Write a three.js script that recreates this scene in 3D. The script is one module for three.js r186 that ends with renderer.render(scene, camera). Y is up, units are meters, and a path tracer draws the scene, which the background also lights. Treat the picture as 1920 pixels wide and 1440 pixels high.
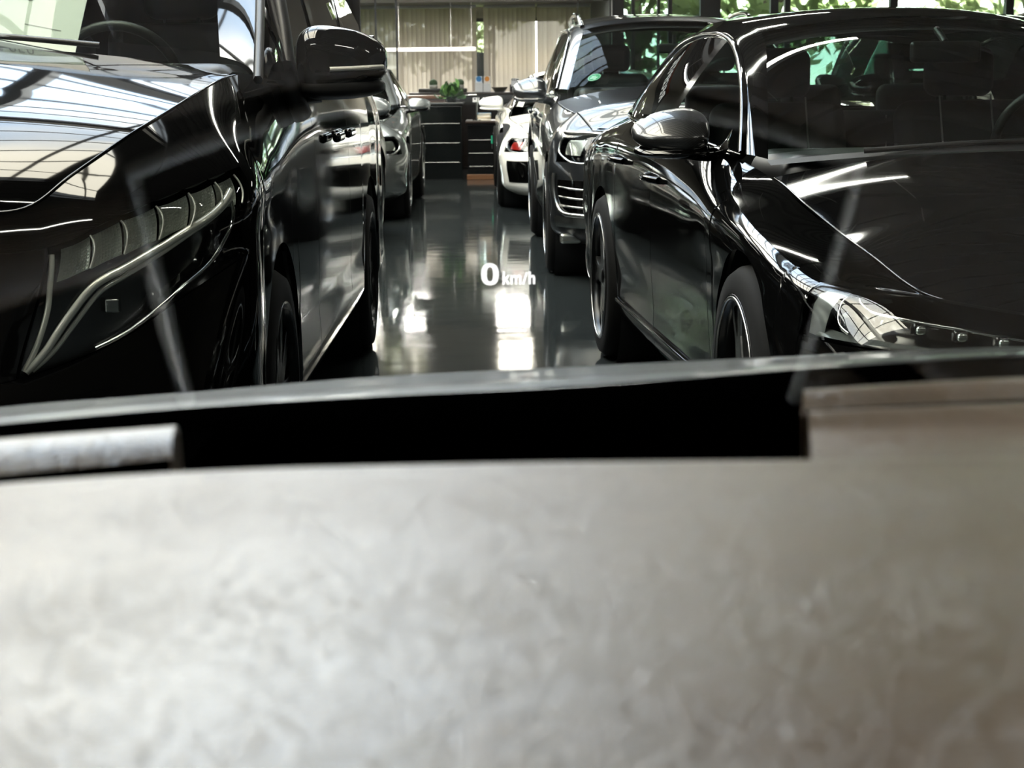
import * as THREE from 'three';
import { RoundedBoxGeometry } from 'three/addons/geometries/RoundedBoxGeometry.js';
import { mergeGeometries } from 'three/addons/utils/BufferGeometryUtils.js';
import { FontLoader } from 'three/addons/loaders/FontLoader.js';
import { TextGeometry } from 'three/addons/geometries/TextGeometry.js';
import { ImprovedNoise } from 'three/addons/math/ImprovedNoise.js';
import { RectAreaLightUniformsLib } from 'three/addons/lights/RectAreaLightUniformsLib.js';

// ---------------------------------------------------------------- camera, sky, lights, exposure
const scene = new THREE.Scene();
const camera = new THREE.PerspectiveCamera(2 * Math.atan(720 / 3404) * 180 / Math.PI, 4 / 3, 0.02, 200);
camera.position.set(0, 1.221, 0);
camera.rotation.set(-0.17064, 0, -0.01033, 'YXZ');
camera.focus = 5.2;
camera.userData.fStop = 11;
RectAreaLightUniformsLib.init();
const renderer = new THREE.WebGLRenderer();
renderer.toneMapping = THREE.LinearToneMapping;
renderer.toneMappingExposure = 5.5;
renderer.shadowMap.enabled = true;

const PN = new ImprovedNoise();
function fbm(x, y, z, oct = 4) { let a = 0.5, s = 0; for (let i = 0; i < oct; i++) { s += a * PN.noise(x, y, z); x *= 2.03; y *= 2.03; z *= 2.03; a *= 0.5; } return s; }
{ // a day sky: pale blue with broken white cloud all round
  const W = 1024, Hh = 512, d = new Float32Array(W * Hh * 4);
  for (let j = 0; j < Hh; j++) for (let i = 0; i < W; i++) {
    const el = ((j + 0.5) / Hh - 0.5) * Math.PI, az = ((i + 0.5) / W - 0.5) * 2 * Math.PI;
    const x = Math.cos(el) * Math.cos(az), y = Math.sin(el), z = Math.cos(el) * Math.sin(az);
    const yy = Math.max(y, 0) + 0.35;
    let c = fbm(x / yy * 1.6 + 3.1, 1.7, z / yy * 1.6 + 4.2, 4) * 1.6 + 0.58;
    c = Math.min(1, Math.max(0, c)); c = c * c * (3 - 2 * c);
    const k = (j * W + i) * 4, h = Math.max(0, y);
    d[k] = THREE.MathUtils.lerp(1.6 - 0.45 * h, 4.1, c);
    d[k + 1] = THREE.MathUtils.lerp(1.98 - 0.45 * h, 3.7, c);
    d[k + 2] = THREE.MathUtils.lerp(2.5 - 0.4 * h, 3.08, c);
    d[k + 3] = 1;
  }
  const t = new THREE.DataTexture(d, W, Hh, THREE.RGBAFormat, THREE.FloatType);
  t.mapping = THREE.EquirectangularReflectionMapping; t.magFilter = t.minFilter = THREE.LinearFilter; t.needsUpdate = true;
  scene.background = t;
}

// ---------------------------------------------------------------- helpers
const V = (x, y, z) => new THREE.Vector3(x, y, z);
let seed = 7; const rnd = () => { seed = (seed * 1664525 + 1013904223) % 4294967296; return seed / 4294967296; };
const used = new Map();
function numbered(n) { const k = used.get(n) || 0; used.set(n, k + 1); return k ? n + '_' + String(k).padStart(3, '0') : n; }
function obj(name, geo, mat, parent) {
  if (Array.isArray(geo)) geo = geo.length > 1 ? mergeGeometries(geo.map(g => { const q = g.index ? g.toNonIndexed() : g; for (const a of Object.keys(q.attributes)) if (!['position', 'normal', 'uv'].includes(a)) q.deleteAttribute(a); return q; })) : geo[0];
  const m = new THREE.Mesh(geo, mat); m.castShadow = m.receiveShadow = true;
  m.name = parent ? name : numbered(name); (parent || scene).add(m); return m;
}
function tag(o, label, category, group) { o.userData = { ...o.userData, label, category }; if (group) o.userData.group = group; return o; }
function thing(name, label, category, pos = [0, 0, 0], turn = 0, group) { const g = new THREE.Group(); g.name = numbered(name); scene.add(g); g.position.set(...pos); g.rotation.y = turn; return tag(g, label, category, group); }
function struct(name, geo, mat, parent) { const m = obj(name, geo, mat, parent); if (!parent) m.userData.kind = 'structure'; return m; }
const box = (x0, x1, y0, y1, z0, z1) => new THREE.BoxGeometry(x1 - x0, y1 - y0, z1 - z0).translate((x0 + x1) / 2, (y0 + y1) / 2, (z0 + z1) / 2);
const rbox = (w, h, d, r = 0.02, s = 3) => new RoundedBoxGeometry(w, h, d, s, Math.min(r, w / 2.01, h / 2.01, d / 2.01));
function tube(pts, r, seg = 40, rs = 8, closed = false) { return new THREE.TubeGeometry(new THREE.CatmullRomCurve3(pts.map(p => V(...p)), closed, 'centripetal'), seg, r, rs, closed); }
function cyl(a, b, r0, r1 = r0, n = 16) { const A = V(...a), B = V(...b), d = B.clone().sub(A), g = new THREE.CylinderGeometry(r1, r0, d.length(), n); g.applyQuaternion(new THREE.Quaternion().setFromUnitVectors(V(0, 1, 0), d.clone().normalize())); return g.translate(...A.add(B).multiplyScalar(0.5).toArray()); }
function mirX(g) { const q = g.clone(); for (const a of ['position', 'normal']) { const b = q.attributes[a]; for (let i = 0; i < b.count; i++) b.setX(i, -b.getX(i)); } if (q.index) { const ix = q.index.array; for (let i = 0; i < ix.length; i += 3) { const t = ix[i]; ix[i] = ix[i + 1]; ix[i + 1] = t; } } else { for (const a of Object.values(q.attributes)) { const n = a.itemSize; for (let i = 0; i < a.count; i += 3) for (let k = 0; k < n; k++) { const t = a.array[i * n + k]; a.array[i * n + k] = a.array[(i + 1) * n + k]; a.array[(i + 1) * n + k] = t; } } } return q; }
// 1-D cubic Hermite through keys (no overshoot)
function cs(keys) {
  const n = keys.length, X = keys.map(k => k[0]), Y = keys.map(k => k[1]), D = [], M = [];
  for (let i = 0; i < n - 1; i++) D.push((Y[i + 1] - Y[i]) / (X[i + 1] - X[i]));
  for (let i = 0; i < n; i++) M.push(i === 0 ? D[0] : i === n - 1 ? D[n - 2] : D[i - 1] * D[i] <= 0 ? 0 : 2 / (1 / D[i - 1] + 1 / D[i]));
  return x => { if (x <= X[0]) return Y[0]; if (x >= X[n - 1]) return Y[n - 1]; let i = 0; while (x > X[i + 1]) i++; const h = X[i + 1] - X[i], t = (x - X[i]) / h, a = t * t, b = a * t; return (2 * b - 3 * a + 1) * Y[i] + (b - 2 * a + t) * h * M[i] + (3 * a - 2 * b) * Y[i + 1] + (b - a) * h * M[i + 1]; };
}
// Hermite through points addressed by a fractional index, tangents by chord length
function herm(P, K, c) {
  const n = P.length; let i = Math.min(n - 2, Math.max(0, Math.floor(c))); const t = c - i;
  const tan = k => {
    if (n === 2) return P[1].map((v, a) => (v - P[0][a]) / (K[1] - K[0]));
    if (k === 0) { const h = K[1] - K[0], s = tan(1); return P[1].map((v, a) => 1.5 * (v - P[0][a]) / h - 0.5 * s[a]); }
    if (k === n - 1) { const h = K[n - 1] - K[n - 2], s = tan(n - 2); return P[n - 1].map((v, a) => 1.5 * (v - P[n - 2][a]) / h - 0.5 * s[a]); }
    const h0 = K[k] - K[k - 1], h1 = K[k + 1] - K[k];
    return P[k].map((v, a) => ((v - P[k - 1][a]) / h0 * h1 + (P[k + 1][a] - v) / h1 * h0) / (h0 + h1));
  };
  const h = K[i + 1] - K[i], m0 = tan(i), m1 = tan(i + 1), a = t * t, b = a * t;
  return P[i].map((v, k) => (2 * b - 3 * a + 1) * v + (b - 2 * a + t) * h * m0[k] + (3 * a - 2 * b) * P[i + 1][k] + (b - a) * h * m1[k]);
}
const knots = P => { const K = [0]; for (let i = 1; i < P.length; i++) K.push(K[i - 1] + Math.max(1e-3, Math.hypot(...P[i].map((v, a) => v - P[i - 1][a])))); return K; };
const curve = P => { const K = knots(P); return c => herm(P, K, c); };
// a smooth surface through a grid of points; at(c, r) takes fractional column and row numbers
class Patch {
  constructor(rows) {
    this.rows = rows; const R = rows.length, C = rows[0].length;
    this.KC = [0]; for (let j = 1; j < C; j++) { let s = 0; for (let i = 0; i < R; i++) s += Math.hypot(...rows[i][j].map((v, a) => v - rows[i][j - 1][a])); this.KC.push(this.KC[j - 1] + Math.max(1e-3, s / R)); }
    this.KR = [0]; for (let i = 1; i < R; i++) { let s = 0; for (let j = 0; j < C; j++) s += Math.hypot(...rows[i][j].map((v, a) => v - rows[i - 1][j][a])); this.KR.push(this.KR[i - 1] + Math.max(1e-3, s / C)); }
    this.C = C - 1; this.R = R - 1;
  }
  at(c, r) { return herm(this.rows.map(P => herm(P, this.KC, c)), this.KR, r); }
  normal(c, r) { return nrm((a, b) => this.at(a, b), c, r, this.C, this.R); }
}
function nrm(F, c, r, C, R) {
  const e = 0.01; let a0 = Math.max(0, c - e), a1 = Math.min(C, c + e), b0 = Math.max(0, r - e), b1 = Math.min(R, r + e);
  const cc = Math.min(C - e, Math.max(e, c)), rr = Math.min(R - e, Math.max(e, r));
  const p = V(...F(a1, rr)).sub(V(...F(a0, rr))), q = V(...F(cc, b1)).sub(V(...F(cc, b0)));
  return p.cross(q).normalize();
}
// a panel of a surface F(c, r); the surface's outside is on the side of dF/dc x dF/dr unless flip
function sheet(F, C, R, c0, c1, r0, r1, nc, nr, o = {}) {
  const pos = [], nor = [], uv = [], ix = [], off = o.off || 0;
  for (let i = 0; i <= nc; i++) {
    const c = c0 + (c1 - c0) * i / nc; let lo = r0;
    if (o.arch) for (const [az, ay, ar] of o.arch) {
      const inside = r => { const p = F(c, r); return Math.hypot(p[2] - az, p[1] - ay) < ar; };
      let top = -1; for (let k = 0; k <= 40; k++) { const r = r0 + (r1 - r0) * k / 40; if (inside(r)) top = r; }
      if (top >= 0 && top < r1) { let a = top, b = Math.min(r1, top + (r1 - r0) / 40); for (let k = 0; k < 14; k++) { const m = (a + b) / 2; inside(m) ? a = m : b = m; } lo = Math.max(lo, b); }
    }
    for (let j = 0; j <= nr; j++) {
      const r = lo + (r1 - lo) * j / nr, p = F(c, r), n = nrm(F, c, r, C, R); if (o.flip) n.negate();
      pos.push(p[0] + n.x * off, p[1] + n.y * off, p[2] + n.z * off); nor.push(n.x, n.y, n.z); uv.push(o.uv ? o.uv(p)[0] : i / nc, o.uv ? o.uv(p)[1] : j / nr);
    }
  }
  const w = nr + 1;
  for (let i = 0; i < nc; i++) for (let j = 0; j < nr; j++) { const a = i * w + j, b = a + 1, c = a + w, d = c + 1; o.flip ? ix.push(a, b, c, b, d, c) : ix.push(a, c, b, b, c, d); }
  const g = new THREE.BufferGeometry(); g.setAttribute('position', new THREE.Float32BufferAttribute(pos, 3)); g.setAttribute('normal', new THREE.Float32BufferAttribute(nor, 3)); g.setAttribute('uv', new THREE.Float32BufferAttribute(uv, 2)); g.setIndex(ix); return g;
}
function panel(P, c0, c1, r0, r1, nc, nr, o) { return sheet((c, r) => P.at(c, r), P.C, P.R, c0, c1, r0, r1, nc, nr, o); }
function tex(w, h, fn, srgb) { const d = new Uint8Array(w * h * 4); for (let j = 0; j < h; j++) for (let i = 0; i < w; i++) { const c = fn(i / w, j / h, i, j), k = (j * w + i) * 4; for (let a = 0; a < 3; a++) d[k + a] = Math.max(0, Math.min(255, (Array.isArray(c) ? c[a] : c) * 255)); d[k + 3] = 255; } const t = new THREE.DataTexture(d, w, h); t.wrapS = t.wrapT = THREE.RepeatWrapping; t.magFilter = t.minFilter = THREE.LinearFilter; if (srgb) t.colorSpace = THREE.SRGBColorSpace; t.needsUpdate = true; return t; }
// noise that tiles with period 1
function tnoise(u, v, f, s) { const a = PN.noise(u * f, v * f, s), b = PN.noise((u - 1) * f, v * f, s), c = PN.noise(u * f, (v - 1) * f, s), d = PN.noise((u - 1) * f, (v - 1) * f, s); return (a * (1 - u) + b * u) * (1 - v) + (c * (1 - u) + d * u) * v; }
const std = (color, roughness = 0.5, metalness = 0, o = {}) => new THREE.MeshPhysicalMaterial({ color, roughness, metalness, ...o });
const glassM = (color, spec = 1, o = {}) => new THREE.MeshPhysicalMaterial({ color, roughness: 0, metalness: 0, transmission: 1, thickness: 0, ior: 1.52, specularIntensity: spec, side: THREE.DoubleSide, ...o });
const M = {
  black: std('#060606', 0.04), blackGrey: std('#26292b', 0.08, 0.5, { clearcoat: 1, clearcoatRoughness: 0.02 }), slate: std('#303336', 0.28, 0.75, { clearcoat: 1, clearcoatRoughness: 0.02 }),
  white: std('#dcdad2', 0.25, 0, { clearcoat: 1, clearcoatRoughness: 0.03 }), silver: std('#7f8484', 0.25, 0.75, { clearcoat: 1, clearcoatRoughness: 0.02 }), bronze: std('#3c372f', 0.25, 0.7, { clearcoat: 1, clearcoatRoughness: 0.02 }),
  liner: std('#050505', 0.9), plastic: std('#0a0a0a', 0.45), gloss: std('#040404', 0.06), rubber: std('#060606', 0.8, 0, { specularIntensity: 0.4 }), chrome: std('#d8d8d6', 0.08, 1), satin: std('#a9aba9', 0.25, 1), rimDark: std('#2a2b2c', 0.25, 0.9), rimSilver: std('#9a9c9c', 0.2, 0.95),
  glass: glassM('#7d9089', 0.8), glassDark: glassM('#1d2422', 0.9), clear: glassM('#f2f5f4', 0.9), seat: std('#141312', 0.6), seatGrey: std('#2a2c2b', 0.7), stitch: std('#8b8a86', 0.7), lens: std('#d8dcd8', 0.08, 0.0, { transmission: 0.7, thickness: 0 }),
  reflector: std('#b8bcb6', 0.2, 0.9), lampBlack: std('#0a0b0c', 0.15), guide: std('#d9d8d0', 0.12, 0.35), red: std('#7a1710', 0.15),
};
// ---------------------------------------------------------------- room shell
const floorTex = tex(512, 512, (u, v) => 0.5 + 0.5 * tnoise(u, v, 6, 1.3) + 0.25 * tnoise(u, v, 24, 5.1));
floorTex.repeat.set(0.25, 0.25);
const floorRough = tex(512, 512, (u, v) => 0.075 + 0.045 * tnoise(u, v, 5, 2.2) + 0.02 * tnoise(u, v, 40, 8.1)); floorRough.repeat.set(0.2, 0.2);
const floorM = std('#25292a', 1, 0, { roughnessMap: floorRough, bumpMap: floorTex, bumpScale: 0.0012, clearcoat: 0.0, specularIntensity: 0.55, ior: 1.5 });
const roomM = { dark: std('#2c2b29', 0.7), deck: std('#3a3936', 0.55, 0.3), steel: std('#151515', 0.45, 0.2), wall: std('#4a4641', 0.8), pale: std('#7d786e', 0.8), brown: std('#2a1e17', 0.35), espresso: std('#17110e', 0.25) };
function uvXZ(g, s = 1) { const p = g.attributes.position, u = g.attributes.uv; for (let i = 0; i < p.count; i++) u.setXY(i, p.getX(i) * s, p.getZ(i) * s); return g; }
const floor = struct('floor', uvXZ(box(-8, 10, -0.2, 0, -31, 3.2)), floorM);
const CY = 4.6, SK = { x0: -4.6, x1: 0.0, z0: -20, z1: -2.7 };
struct('ceiling', [box(-8, SK.x0, CY, CY + 0.15, -24, 3.2), box(SK.x1, 10, CY, CY + 0.15, -24, 3.2), box(SK.x0, SK.x1, CY, CY + 0.15, -24, SK.z0), box(SK.x0, SK.x1, CY, CY + 0.15, SK.z1, 3.2), box(-0.7, SK.x1, CY, CY + 0.15, -6.3, SK.z1)], roomM.deck);
{ // corrugated deck ribs under the roof
  const rib = []; for (let z = -23.6; z < 3; z += 0.4) { if (z > SK.z0 - 0.1 && z < SK.z1 + 0.1) rib.push(box(-8, SK.x0, CY - 0.06, CY, z - 0.05, z + 0.05), box(SK.x1, 10, CY - 0.06, CY, z - 0.05, z + 0.05)); else rib.push(box(-8, 10, CY - 0.06, CY, z - 0.05, z + 0.05)); }
  struct('trim_1', rib, roomM.dark);
  // skylight: kerb, two deep beams, slim bars
  const sk = struct('window_1', [box(SK.x0 - 0.1, SK.x0, CY - 0.15, CY + 0.5, SK.z0, SK.z1), box(SK.x1, SK.x1 + 0.1, CY - 0.15, CY + 0.5, SK.z0, SK.z1), box(SK.x0 - 0.1, SK.x1 + 0.1, CY - 0.15, CY + 0.5, SK.z0 - 0.1, SK.z0), box(SK.x0 - 0.1, SK.x1 + 0.1, CY - 0.15, CY + 0.5, SK.z1, SK.z1 + 0.1)], roomM.steel);
  for (const z of [-6.6, -10.4, -14.5, -17.5]) obj('beam', box(SK.x0, SK.x1, CY + 0.05, CY + 0.4, z - 0.1, z + 0.1), roomM.steel, sk);
  obj('beam', box(-2.35, -2.2, CY + 0.1, CY + 0.4, SK.z0, SK.z1), roomM.steel, sk);
  for (let z = SK.z0 + 0.6; z < SK.z1; z += 0.62) obj('bar', box(SK.x0, SK.x1, CY + 0.4, CY + 0.45, z - 0.02, z + 0.02), roomM.steel, sk);
  for (const x of [-3.4, -1.0]) obj('bar', box(x - 0.025, x + 0.025, CY + 0.4, CY + 0.46, SK.z0, SK.z1), roomM.steel, sk);
}
// walls
struct('wall_left', [box(-8.2, -8, 0, 0.9, -31, 3.2), box(-8.2, -8, 3.6, CY + 0.15, -31, 3.2), box(-8.2, -8, 0.9, 3.6, -31, -3), box(-8.2, -8, 0.9, 3.6, 2.4, 3.2)], roomM.wall);
{ const w = struct('window_2', [box(-8.12, -8.06, 0.9, 0.98, -3, 2.4), box(-8.12, -8.06, 3.52, 3.6, -3, 2.4)], roomM.steel); for (let z = -3; z <= 2.41; z += 0.9) obj('mullion', box(-8.12, -8.05, 0.9, 3.6, z - 0.03, z + 0.03), roomM.steel, w); for (let z = -3; z < 2.3; z += 0.9) obj('pane', box(-8.1, -8.09, 0.95, 3.55, z + 0.03, z + 0.87), M.clear, w); }
struct('wall_front', box(-8.2, 10.2, 0, CY + 0.15, 3.0, 3.2), roomM.wall);
struct('wall_right', [box(10, 10.2, 0, CY + 0.15, -31, 3.2)], roomM.wall);
// upper back wall over the office with high windows
struct('wall_back', [box(-8, -1.9, 2.11, CY + 0.15, -24.15, -24), box(-1.9, 1.3, 2.11, 2.3, -24.15, -24), box(-1.9, 1.3, 2.74, CY + 0.15, -24.15, -24), box(1.3, 10, 3.4, CY + 0.15, -24.15, -24), box(-1.9, -1.72, 2.3, 2.74, -24.15, -24), box(-1.72, -1.14, 2.3, 2.44, -24.15, -24), box(-1.72, -1.14, 2.475, 2.53, -24.15, -24), box(-1.72, -1.14, 2.6, 2.74, -24.15, -24), box(-1.14, -0.16, 2.3, 2.74, -24.15, -24), box(0.28, 0.36, 2.3, 2.74, -24.15, -24), box(0.36, 0.5, 2.3, 2.46, -24.15, -24), box(0.5, 1.3, 2.3, 2.74, -24.15, -24)], roomM.pale);
struct('ceiling', [box(-8, 1.35, 2.28, 2.45, -31, -24.15)], roomM.pale);   // office ceiling slab
struct('wall_rear', [box(-8, 1.35, 0, 0.5, -31.1, -30.9), box(-8, 1.35, 2.1, 2.28, -31.1, -30.9)], roomM.pale);
{ // glazing behind the office blinds
  const w = struct('window_3', [box(-8, 1.35, 0.5, 0.56, -31, -30.96), box(-8, 1.35, 2.04, 2.1, -31, -30.96)], roomM.steel);
  for (let x = -8; x < 1.4; x += 1.55) obj('mullion', box(x - 0.03, x + 0.03, 0.5, 2.1, -31, -30.94), roomM.steel, w);
  for (let x = -8; x < 1.3; x += 1.55) obj('pane', box(x + 0.03, Math.min(1.35, x + 1.52), 0.55, 2.05, -30.99, -30.98), M.clear, w);
}
// right back glazing with a dark column; trees outside
{
  struct('wall_side', box(1.35, 1.5, 0, 3.4, -31, -24), roomM.steel);
  const w = struct('window_4', [box(1.5, 10, 3.3, 3.4, -24.1, -24), box(1.5, 10, 0, 0.12, -24.1, -24)], roomM.steel);
  for (const [x, wd] of [[1.62, 0.04], [1.95, 0.03], [2.1, 0.05], [2.62, 0.26], [3.45, 0.1], [3.62, 0.07], [5, 0.1], [6.5, 0.1], [8, 0.1]]) obj('mullion', box(x - wd / 2, x + wd / 2, 0.1, 3.3, -24.12, -23.98), roomM.steel, w);
  const tint = glassM('#d6e3dd', 0.9);
  for (const [a, b] of [[1.5, 1.6], [1.64, 1.93], [1.97, 2.07], [2.13, 2.49], [2.75, 3.4], [3.5, 3.58], [3.66, 4.95], [5.05, 6.45], [6.55, 7.95], [8.05, 10]]) obj('pane', box(a, b, 0.12, 3.3, -24.06, -24.05), tint, w);
}
struct('ground', box(-40, 60, -0.4, -0.21, -90, 30), std('#5c6a3c', 0.95));
// trees outside
const leafM = [std('#cddaa6', 0.7, 0, { transmission: 0.5, thickness: 0, side: THREE.DoubleSide }), std('#a3b380', 0.7, 0, { transmission: 0.3, thickness: 0, side: THREE.DoubleSide }), std('#dbe2b6', 0.7, 0, { transmission: 0.5, thickness: 0, side: THREE.DoubleSide })];
const barkM = std('#3b2f25', 0.9);
function tree(x, z, h, rad, n, mi, label, group) {
  const t = thing('tree', label, 'tree', [x, -0.21, z], 0, group);
  const pos = [], nor = [];
  for (let i = 0; i < n; i++) {
    const a = rnd() * 6.283, b = Math.acos(2 * rnd() - 1), q = rad * (0.45 + 0.55 * Math.cbrt(rnd())) * (0.85 + 0.3 * PN.noise(a * 1.3, b * 2, x));
    const c = V(Math.sin(b) * Math.cos(a) * q, h * 0.6 + Math.cos(b) * q * h * 0.42 / rad, Math.sin(b) * Math.sin(a) * q);
    const e1 = V(rnd() - 0.5, rnd() - 0.5, rnd() - 0.5).normalize(), e2 = V(rnd() - 0.5, rnd() - 0.5, rnd() - 0.5).cross(e1).normalize(), s = 0.12 + 0.14 * rnd(), nn = e1.clone().cross(e2);
    const p = [c.clone().addScaledVector(e1, -s), c.clone().addScaledVector(e2, s * 0.5), c.clone().addScaledVector(e1, s), c.clone().addScaledVector(e2, -s * 0.5)];
    for (const k of [0, 1, 2, 0, 2, 3]) { pos.push(p[k].x, p[k].y, p[k].z); nor.push(nn.x, nn.y, nn.z); }
  }
  const g = new THREE.BufferGeometry(); g.setAttribute('position', new THREE.Float32BufferAttribute(pos, 3)); g.setAttribute('normal', new THREE.Float32BufferAttribute(nor, 3));
  obj('crown', g, leafM[mi], t).userData.kind = 'stuff';
  obj('trunk', [cyl([0, 0, 0], [0.05, h * 0.6, 0], 0.16, 0.09, 10), cyl([0.03, h * 0.35, 0], [0.6, h * 0.65, 0.2], 0.07, 0.03, 8), cyl([0.03, h * 0.3, 0], [-0.5, h * 0.6, -0.3], 0.07, 0.03, 8)], barkM, t);
}
tree(4.2, -30, 5.6, 2.3, 1500, 0, 'sunlit leafy tree outside the glass wall beside the dark column', 'trees outside the glass');
tree(9.4, -33, 6.2, 2.8, 1500, 2, 'bright yellow-green tree outside the glass wall', 'trees outside the glass');
tree(2.6, -38, 5.5, 1.8, 1100, 1, 'darker green tree outside the tinted glass panes', 'trees outside the glass');
tree(-1.6, -40, 6, 2.8, 1500, 2, 'green tree seen through the slit between the blinds', 'trees outside the glass');
// ---------------------------------------------------------------- lamps
const tubeGlow = std('#ffffff', 0.5, 0, { emissive: new THREE.Color(1, 0.95, 0.86), emissiveIntensity: 9 });
const lampBody = std('#c9c9c5', 0.5);
function tubeLamp(x, z, len, y, label, power = 6) {
  const t = thing('ceiling_lamp', label, 'ceiling lamp', [x, y, z], 0, 'tube lamps under the showroom ceiling');
  obj('housing', rbox(len, 0.06, 0.1, 0.015), lampBody, t);
  obj('diffuser', rbox(len - 0.04, 0.02, 0.07, 0.008).translate(0, -0.038, 0), tubeGlow, t);
  for (const q of [-1, 1]) obj('hanger', cyl([q * len * 0.35, 0.02, 0], [q * len * 0.35, CY - y, 0], 0.006, 0.006, 6), lampBody, t);
  const l = new THREE.RectAreaLight(new THREE.Color(1, 0.95, 0.86), power, len - 0.04, 0.07); l.position.set(x, y - 0.052, z); l.lookAt(x, 0, z); scene.add(l);
}
for (const [x, z] of [[2.6, -1.6], [0.9, -9.9], [0.7, -13], [2.2, -18], [5.6, -3], [5.6, -9], [5.6, -15], [-5.6, -2], [-5.6, -7], [-5.6, -12], [-2.4, -17], [-2.4, -20.5], [-1.2, -1.2]]) tubeLamp(x, z, 1.5, 4.05, 'white tube lamp hanging under the dark showroom ceiling');
function panelLamp(x, z) {
  const t = thing('office_lamp', 'flat square lamp set under the office ceiling', 'ceiling lamp', [x, 2.28, z], 0, 'office ceiling lamps');
  obj('frame', rbox(0.6, 0.03, 0.3, 0.01).translate(0, -0.015, 0), lampBody, t); obj('diffuser', box(-0.27, 0.27, -0.036, -0.03, -0.12, 0.12), std('#ffffff', 0.5, 0, { emissive: new THREE.Color(1, 0.93, 0.82), emissiveIntensity: 1.2 }), t);
  const l = new THREE.RectAreaLight(new THREE.Color(1, 0.93, 0.87), 32, 0.54, 0.24); l.position.set(x, 2.235, z); l.lookAt(x, 0, z); scene.add(l);
}
for (const x of [-3.4, -1.47, 0.07]) for (const z of [-26.4, -25]) panelLamp(x, z);
// ---------------------------------------------------------------- cars
// A wheel: tyre > rim, spokes, hub. Axle along x, outer face at +x.
function lathX(profile, n = 48) { return new THREE.LatheGeometry(profile.map(p => new THREE.Vector2(p[0], p[1])), n).rotateZ(-Math.PI / 2); }
function makeWheel(parent, x, y, z, s, o) {
  const { r, w = 0.235, rim = r * 0.72, spokes = 5, mat = M.rimDark, spokeW = 0.055, split = false } = o;
  const tyre = obj('wheel', lathX([[rim, -w / 2], [r * 0.93, -w / 2], [r * 0.985, -w / 2 + 0.03], [r, -w / 4], [r, w / 4], [r * 0.985, w / 2 - 0.03], [r * 0.93, w / 2 - 0.004], [rim + 0.012, w / 2], [rim, w / 2 - 0.01], [rim, -w / 2]]), M.rubber, parent);
  tyre.position.set(x, y, z); if (s < 0) tyre.rotation.y = Math.PI;
  obj('rim', [lathX([[rim - 0.012, -w / 2], [rim - 0.016, w / 2 - 0.03], [rim - 0.006, w / 2 - 0.004], [rim + 0.006, w / 2 + 0.003], [rim + 0.01, w / 2 - 0.002], [rim + 0.002, w / 2 - 0.02], [rim, -w / 2]]), lathX([[0.02, -0.02], [rim - 0.02, -0.05], [rim - 0.02, -0.06], [0.02, -0.03]], 32)], mat === M.rimDark ? M.rimDark : mat, tyre);
  if (o.spokeMat) obj('rim_lip', new THREE.TorusGeometry(rim - 0.002, 0.006, 8, 56).rotateY(Math.PI / 2).translate(w / 2, 0, 0), o.spokeMat, tyre);
  for (let k = 0; k < spokes; k++) {
    const sh = new THREE.Shape(); const hw = spokeW / 2, L = rim - 0.008;
    sh.moveTo(-hw * 1.3, 0.04); sh.lineTo(-hw, L * 0.6); sh.lineTo(-hw * (split ? 1.9 : 1.2), L); sh.lineTo(hw * (split ? 1.9 : 1.2), L); sh.lineTo(hw, L * 0.6); sh.lineTo(hw * 1.3, 0.04); sh.closePath();
    if (split) { const h = new THREE.Path(); h.moveTo(-hw * 0.25, L * 0.55); h.lineTo(-hw * 0.9, L * 0.95); h.lineTo(hw * 0.9, L * 0.95); h.lineTo(hw * 0.25, L * 0.55); h.closePath(); sh.holes.push(h); }
    const g = new THREE.ExtrudeGeometry(sh, { depth: 0.02, bevelEnabled: true, bevelThickness: 0.006, bevelSize: 0.004, bevelSegments: 2, curveSegments: 2 });
    g.rotateZ(k * 2 * Math.PI / spokes + 0.3).rotateY(Math.PI / 2).translate(w / 2 - 0.045, 0, 0);
    obj('spoke', g, o.spokeMat || mat, tyre);
  }
  obj('hub_cap', lathX([[0.001, w / 2 - 0.012], [0.03, w / 2 - 0.014], [0.045, w / 2 - 0.03], [0.05, w / 2 - 0.07]], 24), mat, tyre);
  return tyre;
}
// superellipsoid, optionally tapered: tx, ty shrink toward +x
function blob(w, h, d, e = 2.6, n = 28, warp) {
  const pos = [], ix = [], N = n, Mm = n * 2, sp = (v, k) => Math.sign(v) * Math.pow(Math.abs(v), k);
  for (let i = 0; i <= N; i++) for (let j = 0; j <= Mm; j++) {
    const a = -Math.PI / 2 + Math.PI * i / N, b = 2 * Math.PI * j / Mm, k = 2 / e;
    let p = [w / 2 * sp(Math.cos(a), k) * sp(Math.cos(b), k), h / 2 * sp(Math.sin(a), k), d / 2 * sp(Math.cos(a), k) * sp(Math.sin(b), k)]; if (warp) p = warp(p); pos.push(...p);
  }
  const W = Mm + 1; for (let i = 0; i < N; i++) for (let j = 0; j < Mm; j++) { const q = i * W + j; ix.push(q, q + W, q + 1, q + 1, q + W, q + W + 1); }
  const g = new THREE.BufferGeometry(); g.setAttribute('position', new THREE.Float32BufferAttribute(pos, 3)); g.setIndex(ix); g.computeVertexNormals();
  const uv = []; for (let i = 0; i <= N; i++) for (let j = 0; j <= Mm; j++) uv.push(j / Mm, i / N); g.setAttribute('uv', new THREE.Float32BufferAttribute(uv, 2)); return g;
}
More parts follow.
